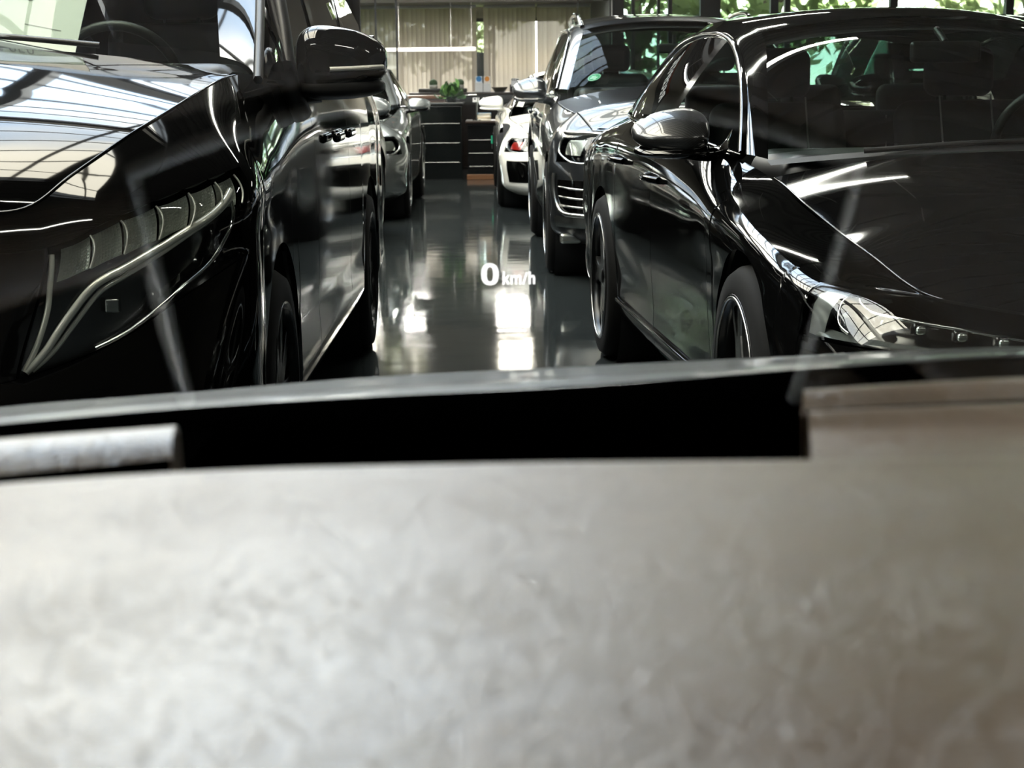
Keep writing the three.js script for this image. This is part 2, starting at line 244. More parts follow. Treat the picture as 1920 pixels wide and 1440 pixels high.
// surface between a side curve and a centre curve (x = 0), both by fractional index
function spanF(side, mid, ey = 2.2, ez = 2.2, bump) { return (s, u) => { const a = side(s), b = mid(s), k = 1 - u, x = a[0] * k; let y = a[1] + (b[1] - a[1]) * (1 - Math.pow(k, ey)), z = a[2] + (b[2] - a[2]) * (1 - Math.pow(k, ez)); if (bump) y += bump(s, u); return [x, y, z]; }; }
const both = g => [g, mirX(g)];
function pair(name, g, mat, parent) { return [obj(name, g, mat, parent), obj(name, mirX(g), mat, parent)]; }
function carBody(spec) {
  const t = thing(spec.name, spec.label, 'car', [spec.at[0], 0, spec.at[1]], spec.yaw || 0, spec.group);
  const paint = spec.paint, P = new Patch(spec.grid); spec.P = P; spec.t = t;
  const arch = spec.arches;
  // body panels along the side; each entry: [name, col0, col1, row0, row1]
  for (const [nm, c0, c1, r0, r1, mt] of spec.panels) {
    const nc = Math.max(4, Math.round((c1 - c0) * (spec.res || 12))), nr = Math.max(4, Math.round((r1 - r0) * 9));
    const g = panel(P, c0, c1, r0, r1, nc, nr, { arch: r0 < 4.2 ? arch : null, flip: true });
    pair(nm, g, mt ? M[mt] : paint, t);
  }
  // dark shell just behind the panels closes the joints
  { const ar = arch.map(a => [a[0], a[1], a[2] + 0.02]), [l0, l1] = spec.lamp, sh = (a, b, c, d) => both(panel(P, a, b, c, d, Math.ceil((b - a) * 8), Math.ceil((d - c) * 5), { off: -0.02, flip: true, arch: c < 1 ? ar : null }));
    obj('inner_shell', [...sh(0, l0, 0, 5), ...sh(l0, P.C, 0, 3), ...sh(l0, P.C, 4, 5), ...sh(l1, P.C, 3, 4)], M.liner, t); }
  // wheel houses and lips
  for (const [az, ay, ar, xo] of arch) {
    const hs = new THREE.CylinderGeometry(ar + 0.03, ar + 0.03, 0.34, 36, 1, true, 0, Math.PI * 2).rotateZ(Math.PI / 2).translate(xo - 0.2, ay, az), cap = new THREE.CircleGeometry(ar + 0.03, 36).rotateY(Math.PI / 2).translate(xo - 0.37, ay, az);
    pair('wheel_house', mergeGeometries([hs.toNonIndexed(), cap.toNonIndexed()]), M.liner, t);
  }
  // top shell: windscreen, roof, rear window
  if (spec.rail) {
    const rail = curve(spec.rail), mid = curve(spec.mid), F = spanF(rail, mid, 2.4, 2.0), top = (a, b, off) => { const g = sheet(F, 6, 1, a, b, 0, 1, Math.round((b - a) * 12), 18, { off: off || 0 }); return mergeGeometries(both(g).map(q => q.toNonIndexed())); };
    obj('windscreen', top(0.06, 1.93), spec.wsGlass || M.glass, t);
    obj('roof', top(2, spec.roofEnd || 4), paint, t);
    obj('rear_window', top(4.05, 5.9), spec.rearGlass || M.glass, t);
    if (spec.headerBand) obj('headliner', top(1.93, 4, -0.04), M.liner, t);
    // pillars and roof rails from the side glass up to the top shell
    const dt = curve(spec.dloTop), db = curve(spec.dloBot), n = spec.dloTop.length - 1;
    const S = (c, r) => { const a = dt(c), b = rail(c * 4 / n * (spec.railSpan || 1)), k = r, m = Math.sin(Math.PI * k) * (spec.pillarBulge || 0.012); return [a[0] + (b[0] - a[0]) * k + m, a[1] + (b[1] - a[1]) * k + m * 0.4, a[2] + (b[2] - a[2]) * k]; };
    pair('pillar', sheet(S, n, 1, 0, n, 0, 1, n * 12, 8), paint, t);
    // door frame: a dark moulding along the glass edge
    const fr = []; for (let k = 0; k <= 40; k++) { const p = dt(n * k / 40); fr.push([p[0] + 0.004, p[1], p[2]]); }
    pair('window_frame', tube(fr, 0.014, 60, 6), spec.frameMat || M.plastic, t);
    const fb = []; for (let k = 0; k <= 30; k++) { const p = db(n * k / 30); fb.push([p[0] + 0.006, p[1] + 0.004, p[2]]); }
    pair('window_sill_trim', tube(fb, 0.01, 50, 6), spec.sillMat || M.gloss, t);
    const G = (c, r) => { const a = db(c), b = dt(c), m = Math.sin(Math.PI * r) * 0.015; return [a[0] + (b[0] - a[0]) * r + m, a[1] + (b[1] - a[1]) * r, a[2] + (b[2] - a[2]) * r]; };
    spec.G = G; spec.Gn = n;
    for (const [nm, c0, c1, mt] of spec.sideGlass) pair(nm, sheet(G, n, 1, c0, c1, 0, 1, Math.ceil((c1 - c0) * 14), 10, { off: 0.002 }), mt || M.glassDark, t);
    for (const [c, w] of spec.posts || []) pair('window_post', sheet(G, n, 1, c - w / 2, c + w / 2, 0, 1, 3, 10, { off: 0.008 }), M.gloss, t);
  }
  // bonnet
  if (spec.hoodMid) {
    const [c0, c1] = spec.hoodCols, side = c => P.at(c, P.R), m = curve(spec.hoodMid), F = spanF(s => side(c0 + s), m, spec.hoodE || 2.6, 2.0, spec.hoodBump), L = c1 - c0;
    const hem = []; for (let k = 0; k <= 60; k++) { const p = F(L * k / 60, 0.012); hem.push([p[0], p[1] - 0.003, p[2]]); } pair('bonnet_hem', tube(hem, 0.004, 90, 6), paint, t);
    obj('bonnet', both(sheet(F, L, 1, 0, L, 0.012, 1, Math.round(L * 12), 36, { flip: true })), paint, t);
  }
  if (spec.deckMid) { const [c0, c1] = spec.deckCols, m = curve(spec.deckMid), F = spanF(s => P.at(c0 + s, P.R), m, 2.4, 2), L = c1 - c0; obj('boot_lid', both(sheet(F, L, 1, 0, L, 0.01, 1, L * 8, 14, { flip: true })), paint, t); }
  // wheels
  for (const w of spec.wheels) for (const s of [1, -1]) makeWheel(t, s * w.x, w.r, w.z, s, w);
  return t;
}
function col(z, ...xy) { return xy.map(q => [q[0], q[1], z]); }
const T = cols => cols[0].map((_, r) => cols.map(c => c[r]));      // columns of rows -> rows of columns
// car seats with head restraints
function seat(parent, x, z, y, o = {}) {
  const { w = 0.52, h = 0.62, mat = M.seat, head = true, lean = 0.32 } = o;
  const s = obj('seat', [rbox(w, 0.16, 0.5, 0.05).translate(0, 0, 0.22), rbox(w, h, 0.14, 0.06).translate(0, h / 2, 0).rotateX(-lean)], mat, parent); s.position.set(x, y, z);
  if (head) { const hy = Math.cos(lean) * (h + 0.12), hz = -Math.sin(lean) * (h + 0.12); obj('head_restraint', rbox(0.27, 0.19, 0.11, 0.05, 4).translate(0, hy, hz + 0.02), o.headMat || mat, s); for (const q of [-0.06, 0.06]) obj('restraint_post', cyl([q, hy - 0.17, hz + 0.07], [q, hy - 0.05, hz + 0.03], 0.007), M.satin, s); }
  for (const k of o.stitch || []) { const c = []; for (let q = 0; q <= 6; q++) { const yy = h * q / 6; c.push([k, Math.cos(lean) * yy + Math.sin(lean) * 0.075, -Math.sin(lean) * yy + Math.cos(lean) * 0.072]); } obj('seam', tube(c, 0.0035, 16, 5), M.stitch, s); }
  return s;
}
function steering(parent, x, y, z) { const s = obj('steering_wheel', new THREE.TorusGeometry(0.18, 0.016, 10, 40), M.plastic, parent); s.position.set(x, y, z); s.rotation.x = 0.4; obj('hub', blob(0.15, 0.12, 0.06, 2.4, 12), M.plastic, s); obj('wheel_spoke', rbox(0.34, 0.03, 0.015, 0.006), M.plastic, s); }
// door mirror built on the car's +x side, then mirrored
function doorMirror(t, cx, cy, cz, w, h, d, o) {
  const sl = o.slant === undefined ? 0.7 : o.slant, warp = p => { const k = (p[0] / w + 0.5), sh = 1 - 0.42 * Math.pow(Math.max(0, k), 2.2); return [p[0], p[1] * sh + (o.lift || 0) * k * h, p[2] * (1 - 0.25 * k) - 0.3 * d * k * k - sl * Math.max(0, p[1] + h * 0.1)]; };
  for (const s of [1, -1]) {
    const fl = g => s > 0 ? g : mirX(g);
    const cap = obj('mirror_cap', fl(blob(w, h, d, o.e || 3.0, 26, warp)), o.cap, t); cap.position.set(s * cx, cy, cz);
    obj('mirror_base', fl(blob(w * 0.97, h * 0.42, d * 0.97, 3.0, 18, p => { const q = warp(p); return [q[0] - w * 0.01, q[1] - h * 0.36, q[2]]; })), o.low || M.gloss, cap);
    obj('mirror_arm', fl(tube([[-w * 0.25, -h * 0.45, -0.02], [-w * 0.5, -h * 0.5, -0.02], [-w * 0.5 - (o.arm || 0.1), -h * (o.armDrop || 0.62), -0.03]], o.armR || 0.028, 12, 8)), o.low || M.gloss, cap);
    obj('mirror_glass', fl(rbox(w * 0.78, h * 0.66, 0.008, 0.004).translate(-w * 0.04, 0.0, -d * 0.52)), M.chrome, cap);
    if (o.indicator) { const c = []; for (let q = 0; q <= 10; q++) { const k = q / 10, p = warp([w * (-0.1 + 0.56 * k), -h * 0.14, d * 0.5 * Math.pow(Math.max(0, 1 - Math.pow(Math.abs(-0.2 + 1.12 * k), 3.2)), 1 / 2.8)]); c.push([p[0], p[1], p[2] + 0.004]); } obj('indicator', fl(tube(c, h * 0.035, 24, 6)), o.indicator, cap); }
  }
}
const ribTex = tex(64, 64, (u, v, i, j) => (i % 8 < 2 || j % 8 < 2) ? 0.15 : 0.75); ribTex.repeat.set(1.2, 1.2);
const cellM = std('#a3a79e', 0.3, 0.35, { bumpMap: ribTex, bumpScale: 0.003 });
// ---------------------------------------------------------------- black people carrier (left)
{
  const sd = (z, x5, y5, x4 = 0.958) => col(z, [0.84, 0.2], [0.94, 0.26], [0.962, 0.5], [0.965, 0.8], [x4, 1.03], [x5, y5]);
  const grid = T([
    [[0, 0.3, -4.2], [0, 0.34, -4.25], [0, 0.5, -4.27], [0, 0.8, -4.27], [0, 1.0, -4.27], [0, 1.1, -4.25]],
    [[0.5, 0.3, -4.17], [0.55, 0.34, -4.22], [0.56, 0.5, -4.24], [0.56, 0.8, -4.24], [0.56, 1.0, -4.24], [0.54, 1.1, -4.22]],
    [[0.8, 0.28, -4.0], [0.9, 0.32, -4.08], [0.92, 0.5, -4.1], [0.92, 0.8, -4.1], [0.91, 1.02, -4.1], [0.88, 1.12, -4.08]],
    sd(-3.7, 0.93, 1.12), sd(-3.2, 0.935, 1.13), sd(-2.4, 0.938, 1.14), sd(-1.6, 0.938, 1.15), sd(-0.95, 0.935, 1.16),
    [[0.84, 0.2, -0.45], [0.94, 0.26, -0.45], [0.962, 0.5, -0.45], [0.965, 0.8, -0.45], [0.957, 1.03, -0.48], [0.915, 1.195, -0.5]],
    [[0.84, 0.2, 0], [0.94, 0.26, 0], [0.963, 0.5, 0], [0.966, 0.81, 0], [0.955, 1.02, 0.0], [0.862, 1.22, -0.2]],
    [[0.84, 0.2, 0.36], [0.94, 0.26, 0.36], [0.965, 0.5, 0.36], [0.965, 0.81, 0.34], [0.95, 1.01, 0.28], [0.827, 1.2, 0.1]],
    [[0.84, 0.2, 0.56], [0.93, 0.26, 0.58], [0.955, 0.5, 0.585], [0.957, 0.8, 0.57], [0.933, 1.0, 0.5], [0.771, 1.14, 0.42]],
    [[0.74, 0.2, 0.74], [0.83, 0.26, 0.77], [0.86, 0.45, 0.78], [0.825, 0.715, 0.75], [0.848, 0.966, 0.68], [0.695, 1.078, 0.62]],
    [[0.6, 0.2, 0.83], [0.68, 0.26, 0.87], [0.70, 0.42, 0.88], [0.685, 0.625, 0.83], [0.697, 0.905, 0.79], [0.594, 1.0, 0.74]],
    [[0.42, 0.2, 0.88], [0.48, 0.26, 0.92], [0.5, 0.4, 0.935], [0.483, 0.556, 0.9], [0.55, 0.842, 0.845], [0.493, 0.928, 0.81]],
    [[0.22, 0.2, 0.9], [0.26, 0.26, 0.94], [0.28, 0.38, 0.955], [0.28, 0.53, 0.935], [0.3, 0.83, 0.88], [0.27, 0.93, 0.83]],
    [[0, 0.2, 0.91], [0, 0.26, 0.95], [0, 0.38, 0.965], [0, 0.53, 0.95], [0, 0.83, 0.9], [0, 0.94, 0.86]],
  ]);
  const spec = {
    name: 'van', label: 'big glossy black people carrier with tall slanted headlamp, parked along the aisle', at: [-1.585, -4.9], paint: M.black, grid, res: 14,
    lamp: [11, 14], arches: [[0, 0.36, 0.41, 0.965], [-3.2, 0.36, 0.41, 0.965]],
    panels: [['rear_panel', 0, 2.995, 0, 5], ['rear_wing', 3.005, 5.3, 0, 5], ['side_door', 5.31, 6.98, 0.9, 5], ['front_door', 6.99, 8.42, 0.9, 5], ['sill_panel', 5.31, 8.42, 0, 0.88], ['wing', 8.43, 10.99, 0, 5], ['wing', 11, 11.0, 0, 0.01],
      ['bumper', 11.005, 16, 0, 2.99], ['wing', 11.0, 14.0, 4.01, 4.985], ['nose_panel', 14.0, 16, 4.01, 4.985], ['grille_surround', 14.03, 14.6, 3.0, 4.0]],
    rail: [[0.775, 1.27, -0.28], [0.738, 1.43, -0.5], [0.69, 1.79, -0.94], [0.7, 1.86, -2.5], [0.68, 1.84, -4.0], [0.7, 1.5, -4.15], [0.74, 1.1, -4.2]],
    mid: [[0, 1.315, 0.1], [0, 1.52, -0.16], [0, 1.85, -0.6], [0, 1.9, -2.5], [0, 1.88, -4.0], [0, 1.5, -4.22], [0, 1.1, -4.24]],
    dloTop: [[0.9, 1.205, -0.1], [0.86, 1.45, -0.5], [0.8, 1.74, -1.0], [0.8, 1.78, -2.5], [0.79, 1.75, -3.9]],
    dloBot: [[0.905, 1.195, -0.16], [0.93, 1.185, -0.62], [0.936, 1.165, -1.3], [0.936, 1.145, -2.5], [0.93, 1.13, -3.9]],
    sideGlass: [['quarter_window', 0.1, 0.8], ['side_window', 0.9, 2.2], ['side_window', 2.3, 3.1], ['side_window', 3.15, 3.95]], posts: [[0.85, 0.12], [2.25, 0.1], [3.12, 0.06]], wsGlass: glassM('#d5dfda', 0.35), pillarBulge: 0.02,
    hoodCols: [9, 16], hoodMid: [[0, 1.3, 0.16], [0, 1.265, 0.29], [0, 1.205, 0.47], [0, 1.13, 0.66], [0, 1.05, 0.78], [0, 0.985, 0.84], [0, 0.955, 0.86], [0, 0.94, 0.865]], hoodE: 2.2,
    wheels: [{ x: 0.85, z: 0, r: 0.35, w: 0.24, spokes: 10, mat: M.rimDark, spokeW: 0.04 }, { x: 0.85, z: -3.2, r: 0.35, w: 0.24, spokes: 10, mat: M.rimDark, spokeW: 0.04 }],
  };
  const t = carBody(spec), P = spec.P;
  // grille slats at the nose
  for (let k = 0; k < 4; k++) { const r = 3.15 + k * 0.25, c = []; for (let q = 0; q <= 12; q++) { const cc = 14.62 + (16 - 14.62) * q / 12, p = P.at(cc, r), n = P.normal(cc, r).negate(); c.push([p[0] + n.x * 0.006, p[1] + n.y * 0.006, p[2] + n.z * 0.006]); } pair('grille_slat', tube(c, k % 2 ? 0.007 : 0.011, 30, 6), k % 2 ? M.gloss : M.satin, t); }
  obj('grille', both(panel(P, 14.6, 16, 3.0, 4.0, 14, 8, { off: -0.012, flip: true })), M.gloss, t);
  // headlamp: rows 3..4, columns 11..14
  const at = (c, r, off) => { const p = P.at(c, r), n = P.normal(c, r).negate(); return [p[0] + n.x * off, p[1] + n.y * off, p[2] + n.z * off]; };
  const line = (pts, off, r, seg = 50) => tube(curve4(pts).map(q => at(q[0], q[1], off)), r, seg, 8);
  function curve4(pts) { const f = curve(pts.map(p => [p[0], p[1], 0])), o = []; for (let k = 0; k <= 24; k++) { const p = f((pts.length - 1) * k / 24); o.push([p[0], p[1]]); } return o; }
  for (const s of [1, -1]) {
    const fl = g => s > 0 ? g : mirX(g);
    const h = obj('headlamp', fl(panel(P, 11, 14, 3, 4, 40, 16, { off: -0.055, flip: true })), M.lampBlack, t);
    obj('lens', fl(panel(P, 11.01, 13.99, 3.01, 3.99, 40, 16, { off: 0.004, flip: true })), M.clear, h);
    // frame wall between the lens and the housing
    const wall = []; const ring = [[11, 3, 14, 3], [14, 3, 14, 4], [14, 4, 11, 4], [11, 4, 11, 3]];
    for (const [a, b, c, d] of ring) { const F = (u, v) => at(a + (c - a) * u, b + (d - b) * u, -0.055 + 0.057 * v); wall.push(sheet(F, 1, 1, 0, 1, 0, 1, 24, 2)); }
    obj('lamp_wall', wall.map(fl), M.gloss, h);
    // brow of ribbed reflector cells
    for (let k = 0; k < 6; k++) {
      const c0 = 11.18 + k * 0.45, c1 = c0 + 0.42, lo = 3.62 + 0.012 * k;
      const F = (u, v) => { const c = c0 + (c1 - c0) * u, r = lo + (3.965 - lo) * v, d = -0.012 - 0.03 * Math.sin(Math.PI * (0.15 + 0.7 * u)) * (1 - 0.5 * v); return at(c, r, d); };
      obj('reflector_cell', fl(sheet(F, 1, 1, 0, 1, 0, 1, 14, 8, { flip: true })), cellM, h);
      obj('cell_fin', fl(tube([0, 0.25, 0.5, 0.75, 1].map(v => at(c0 - 0.012 - 0.05 * Math.sin(v * 3.1), lo + (3.965 - lo) * v, -0.008)), 0.0025, 12, 5)), M.guide, h);
    }
    obj('light_guide', fl(line([[11.35, 3.82], [11.6, 3.68], [12.2, 3.6], [12.9, 3.555], [13.4, 3.5], [13.62, 3.33], [13.76, 3.16], [13.93, 3.04]], -0.014, 0.009, 70)), M.guide, h);
    obj('light_guide', fl(line([[11.3, 3.74], [11.6, 3.62], [12.2, 3.54], [12.9, 3.49], [13.28, 3.44], [13.48, 3.3], [13.66, 3.14], [13.86, 3.035]], -0.02, 0.006, 70)), M.guide, h);
    obj('light_guide', fl(line([[13.965, 3.93], [13.93, 3.7], [13.86, 3.45], [13.88, 3.2], [13.95, 3.05]], -0.012, 0.007, 50)), M.guide, h);
    obj('chrome_sweep', fl(line([[11.33, 3.72], [11.25, 3.4], [11.45, 3.16], [11.9, 3.06], [12.5, 3.03], [13.2, 3.02]], -0.022, 0.006, 60)), M.chrome, h);
    const bowlF = (u, v) => { const c = 11.45 + 1.1 * u, r = 3.1 + 0.42 * v, d = -0.05 - 0.03 * Math.sin(Math.PI * u) * Math.sin(Math.PI * v); return at(c, r, d + 0.004); };
    obj('lamp_bowl', fl(sheet(bowlF, 1, 1, 0, 1, 0, 1, 18, 10, { flip: true })), M.gloss, h);
    const pp = at(13.02, 3.3, -0.03); const pr = obj('projector', rbox(0.034, 0.034, 0.03, 0.006), M.satin, h); pr.position.set(s * pp[0], pp[1], pp[2]); obj('projector_lens', blob(0.028, 0.028, 0.012, 2.6, 10).translate(0, 0, 0.014), M.clear, pr);
  }
  doorMirror(t, 1.09, 1.262, -0.55, 0.265, 0.21, 0.2, { cap: M.black, low: M.plastic, indicator: M.guide, arm: 0.09, armR: 0.032, lift: -0.03, e: 3.4, slant: 0.15 });
  pair('mirror_foot', tube([[0.965, 1.1, -0.56], [0.945, 1.17, -0.5], [0.925, 1.24, -0.46]], 0.035, 14, 10), M.plastic, t);
  // quarter-glass divider post
  pair('door_post', tube([[0.94, 1.17, -0.52], [0.915, 1.33, -0.62], [0.87, 1.52, -0.78], [0.82, 1.72, -1.08]], 0.024, 24, 8), M.plastic, t);
  for (const z of [-1.55, -2.0]) pair('door_handle', rbox(0.03, 0.035, 0.2, 0.014).translate(0.985, 1.0, z), M.black, t);
  // cabin
  obj('cabin_floor', box(-0.9, 0.9, 0.4, 0.48, -4.0, 0.1), M.liner, t);
  obj('dashboard', [rbox(1.7, 0.34, 0.5, 0.08).translate(0, 1.08, -0.28)], M.plastic, t);
  for (const x of [-0.42, 0.42]) for (const z of [-1.5, -2.7]) seat(t, x, z, 0.75, { h: 0.68 });
  steering(t, 0.42, 1.2, -0.62);
  obj('bulkhead', box(-0.88, 0.88, 0.48, 1.7, -3.95, -3.9), M.liner, t);
  pair('wiper', tube([[0.5, 1.3, 0.0], [0.25, 1.325, 0.03], [0.0, 1.34, 0.02]], 0.008, 20, 6), M.plastic, t);
}
// ---------------------------------------------------------------- black saloon (right)
{
  const x5 = cs([[-0.9, 0.66], [-0.4, 0.74], [0.2, 0.82], [0.7, 0.845], [1.5, 0.85], [2.1, 0.825], [2.3, 0.79], [2.45, 0.745], [2.75, 0.72], [3.2, 0.67]]), y5 = cs([[-0.9, 1.0], [0.2, 1.03], [0.7, 1.025], [1.5, 1.0], [2.1, 0.97], [2.3, 0.945], [2.45, 0.905], [2.75, 0.845], [3.2, 0.752]]);
  const x4 = cs([[-0.9, 0.85], [-0.4, 0.9], [0.3, 0.915], [1.5, 0.92], [2.3, 0.915], [2.9, 0.9], [3.2, 0.865]]), y4 = cs([[-0.9, 0.9], [0, 0.92], [1, 0.9], [2, 0.865], [2.9, 0.8], [3.2, 0.745]]);
  const sd = z => [[0.8, 0.17, z], [0.895, 0.22, z], [0.918 - 0.01 * Math.max(0, z - 3), 0.4, z], [0.93 - 0.02 * Math.max(0, z - 2.9), 0.63, z], [x4(z), y4(z), z], [x5(z), y5(z), z]];
  const grid = T([
    [[0, 0.3, -0.95], [0, 0.34, -1.0], [0, 0.5, -1.02], [0, 0.7, -1.0], [0, 0.9, -1.0], [0, 0.98, -0.98]],
    [[0.5, 0.3, -0.92], [0.55, 0.34, -0.96], [0.58, 0.5, -0.98], [0.58, 0.7, -0.96], [0.55, 0.9, -0.95], [0.45, 0.98, -0.94]],
    [[0.75, 0.27, -0.8], [0.84, 0.31, -0.83], [0.86, 0.5, -0.85], [0.87, 0.7, -0.85], [0.82, 0.9, -0.83], [0.62, 1.0, -0.83]],
    ...[-0.45, 0, 0.4, 0.85, 1.35, 1.85, 2.2, 2.45, 2.75, 3.0, 3.25].map(sd),
    [[0.78, 0.18, 3.44], [0.86, 0.24, 3.46], [0.895, 0.4, 3.46], [0.888, 0.59, 3.45], [0.815, 0.708, 3.45], [0.613, 0.688, 3.5]],
    [[0.68, 0.18, 3.6], [0.77, 0.24, 3.65], [0.8, 0.4, 3.66], [0.79, 0.58, 3.62], [0.66, 0.69, 3.6], [0.5, 0.667, 3.64]],
    [[0.48, 0.18, 3.72], [0.54, 0.24, 3.78], [0.56, 0.4, 3.79], [0.55, 0.568, 3.76], [0.45, 0.66, 3.715], [0.36, 0.653, 3.72]],
    [[0.25, 0.18, 3.78], [0.28, 0.24, 3.84], [0.3, 0.4, 3.85], [0.3, 0.56, 3.83], [0.24, 0.642, 3.785], [0.18, 0.648, 3.768]],
    [[0, 0.18, 3.8], [0, 0.24, 3.86], [0, 0.4, 3.87], [0, 0.56, 3.85], [0, 0.638, 3.805], [0, 0.646, 3.785]],
  ]);
  const spec = {
    name: 'saloon', label: 'glossy black saloon car with carbon mirror caps, front facing, parked along the aisle', at: [1.318, -7.847], yaw: 0.078, paint: M.black, grid, res: 12,
    lamp: [13.9, 16.6], arches: [[0, 0.35, 0.385, 0.93], [2.91, 0.35, 0.39, 0.93]],
    panels: [['rear_bumper', 0, 2.98, 0, 5], ['rear_wing', 2.99, 4.95, 0, 5], ['rear_door', 4.96, 6.98, 0.95, 5], ['front_door', 6.995, 9.9, 0.95, 5], ['sill_panel', 4.96, 9.9, 0, 0.93], ['wing', 9.915, 13.93, 0.9, 4.98], ['wing_lower', 9.915, 13.93, 0, 0.9],
      ['bumper', 13.94, 18, 0, 2.98], ['wing_tip', 13.94, 18, 4.02, 4.985], ['grille_surround', 16.62, 16.9, 3.0, 4.0]],
    rail: [[0.735, 0.955, 2.36], [0.63, 1.16, 1.86], [0.53, 1.345, 1.3], [0.545, 1.4, 0.6], [0.51, 1.34, -0.15], [0.56, 1.18, -0.5], [0.6, 1.03, -0.75]],
    mid: [[0, 1.0, 2.62], [0, 1.215, 2.05], [0, 1.395, 1.45], [0, 1.445, 0.6], [0, 1.395, -0.25], [0, 1.22, -0.62], [0, 1.06, -0.85]],
    dloTop: [[0.785, 0.965, 2.24], [0.69, 1.18, 1.78], [0.62, 1.325, 1.2], [0.63, 1.345, 0.6], [0.65, 1.26, 0.05], [0.74, 1.06, -0.28]],
    dloBot: [[0.79, 0.955, 2.26], [0.835, 0.985, 1.8], [0.848, 1.0, 1.2], [0.846, 1.015, 0.6], [0.81, 1.03, 0.05], [0.745, 1.045, -0.28]],
    sideGlass: [['rear_window_side', 2.12, 4.7]], posts: [[2.06, 0.16], [4.25, 0.05]], pillarBulge: 0.014, wsGlass: glassM('#b9c7c0', 0.7), frameMat: M.gloss, sillMat: M.gloss, headerBand: true,
    hoodCols: [10, 18], hoodMid: [[0, 0.985, 2.7], [0, 0.955, 2.85], [0, 0.905, 3.08], [0, 0.855, 3.26], [0, 0.79, 3.48], [0, 0.72, 3.66], [0, 0.68, 3.73], [0, 0.655, 3.775], [0, 0.646, 3.785]], hoodE: 2.6,
    deckCols: [0, 4], deckMid: [[0, 0.98, -0.98], [0, 1.0, -0.93], [0, 1.02, -0.89], [0, 1.04, -0.86], [0, 1.05, -0.8]],
    wheels: [{ x: 0.82, z: 2.91, r: 0.35, w: 0.25, rim: 0.262, spokes: 5, mat: M.rimDark, spokeMat: M.rimSilver, spokeW: 0.06, split: true }, { x: 0.82, z: 0, r: 0.35, w: 0.25, rim: 0.262, spokes: 5, mat: M.rimDark, spokeMat: M.rimSilver, spokeW: 0.06, split: true }],
  };
  const t = carBody(spec), P = spec.P, trayM = std('#8d908c', 0.18, 0.7);
  const at = (c, r, off) => { const p = P.at(c, r), n = P.normal(c, r).negate(); return [p[0] + n.x * off, p[1] + n.y * off, p[2] + n.z * off]; };
  const line = (pts, off, r, seg = 50) => { const f = curve(pts.map(p => [p[0], p[1], 0])), o = []; for (let k = 0; k <= 24; k++) { const p = f((pts.length - 1) * k / 24); o.push(at(p[0], p[1], off)); } return tube(o, r, seg, 8); };
  for (const s of [1, -1]) {
    const fl = g => s > 0 ? g : mirX(g);
    const c0 = 13.9, c1 = 16.6, h = obj('headlamp', fl(panel(P, c0, c1, 3, 4, 36, 12, { off: -0.06, flip: true })), M.lampBlack, t);
    obj('lens', fl(panel(P, c0, c1, 3.0, 4.0, 36, 12, { off: 0.004, flip: true })), M.clear, h);
    const wall = []; for (const [a, b, c, d] of [[c0, 3, c1, 3], [c1, 3, c1, 4], [c1, 4, c0, 4], [c0, 4, c0, 3]]) wall.push(sheet((u, v) => at(a + (c - a) * u, b + (d - b) * u, -0.06 + 0.062 * v), 1, 1, 0, 1, 0, 1, 24, 2));
    obj('lamp_wall', wall.map(fl), M.gloss, h);
    const tray = (a, b, ra, rb, d0, d1) => sheet((u, v) => at(a + (b - a) * u, ra(u) + (rb(u) - ra(u)) * v, d0 + (d1 - d0) * v), 1, 1, 0, 1, 0, 1, 30, 4, { flip: true });
    obj('light_guide', fl(tray(14.0, 14.3, u => 3.04, u => 3.97, -0.02, -0.012)), trayM, h);
    obj('light_guide', fl(tray(14.2, 16.55, u => 3.06 + 0.03 * u, u => 3.2 + 0.02 * Math.sin(u * 5), -0.01, -0.035)), trayM, h);
    obj('chrome_blade', fl(line([[14.42, 3.96], [14.58, 3.75], [14.75, 3.63], [15.1, 3.58], [15.7, 3.55], [16.5, 3.45]], -0.02, 0.006, 60)), M.chrome, h);
    obj('chrome_blade', fl(line([[14.33, 3.95], [14.4, 3.6], [14.52, 3.3], [14.7, 3.2]], -0.016, 0.004, 40)), M.chrome, h);
    for (let k = 0; k < 5; k++) { const c = 14.98 + k * 0.36, p = at(c, 3.5 - 0.02 * k, -0.03), m = obj('led_unit', rbox(0.034, 0.03, 0.03, 0.008), M.gloss, h); m.position.set(s * p[0], p[1], p[2]); obj('led_lens', blob(0.026, 0.022, 0.016, 2.3, 12).translate(0, 0, 0.018), M.reflector, m); }
    const p2 = at(14.56, 3.42, -0.04), m2 = obj('projector', new THREE.SphereGeometry(0.03, 20, 14), M.gloss, h); m2.position.set(s * p2[0], p2[1], p2[2]);
  }
  // carbon weave door mirrors
  const weave = tex(128, 128, (u, v, i, j) => { const a = ((i >> 3) + (j >> 3)) % 4 < 2 ? 0.05 : 0.13; return a * (0.8 + 0.4 * ((i + j) % 8) / 8); }); weave.repeat.set(16, 12);
  const carbon = std('#8a8a8a', 0.28, 0.3, { map: weave, clearcoat: 1, clearcoatRoughness: 0.03 });
  doorMirror(t, 0.985, 1.035, 2.13, 0.235, 0.15, 0.15, { cap: carbon, low: M.gloss, arm: 0.06, armR: 0.022, armDrop: 0.42, lift: -0.06, e: 2.7 });
  pair('mirror_foot', sheet((u, v) => [0.855 - 0.02 * v, 0.965 + 0.03 * u + 0.08 * v * (1 - u), 2.26 - 0.16 * u], 1, 1, 0, 1, 0, 1, 6, 4, { flip: true, off: 0.012 }), M.gloss, t);
  for (const [z, y] of [[1.42, 0.845], [0.56, 0.87]]) pair('door_handle', tube([[0.93, y, z + 0.1], [0.957, y + 0.004, z + 0.06], [0.957, y + 0.006, z - 0.08], [0.93, y + 0.008, z - 0.11]], 0.013, 20, 8), M.black, t);
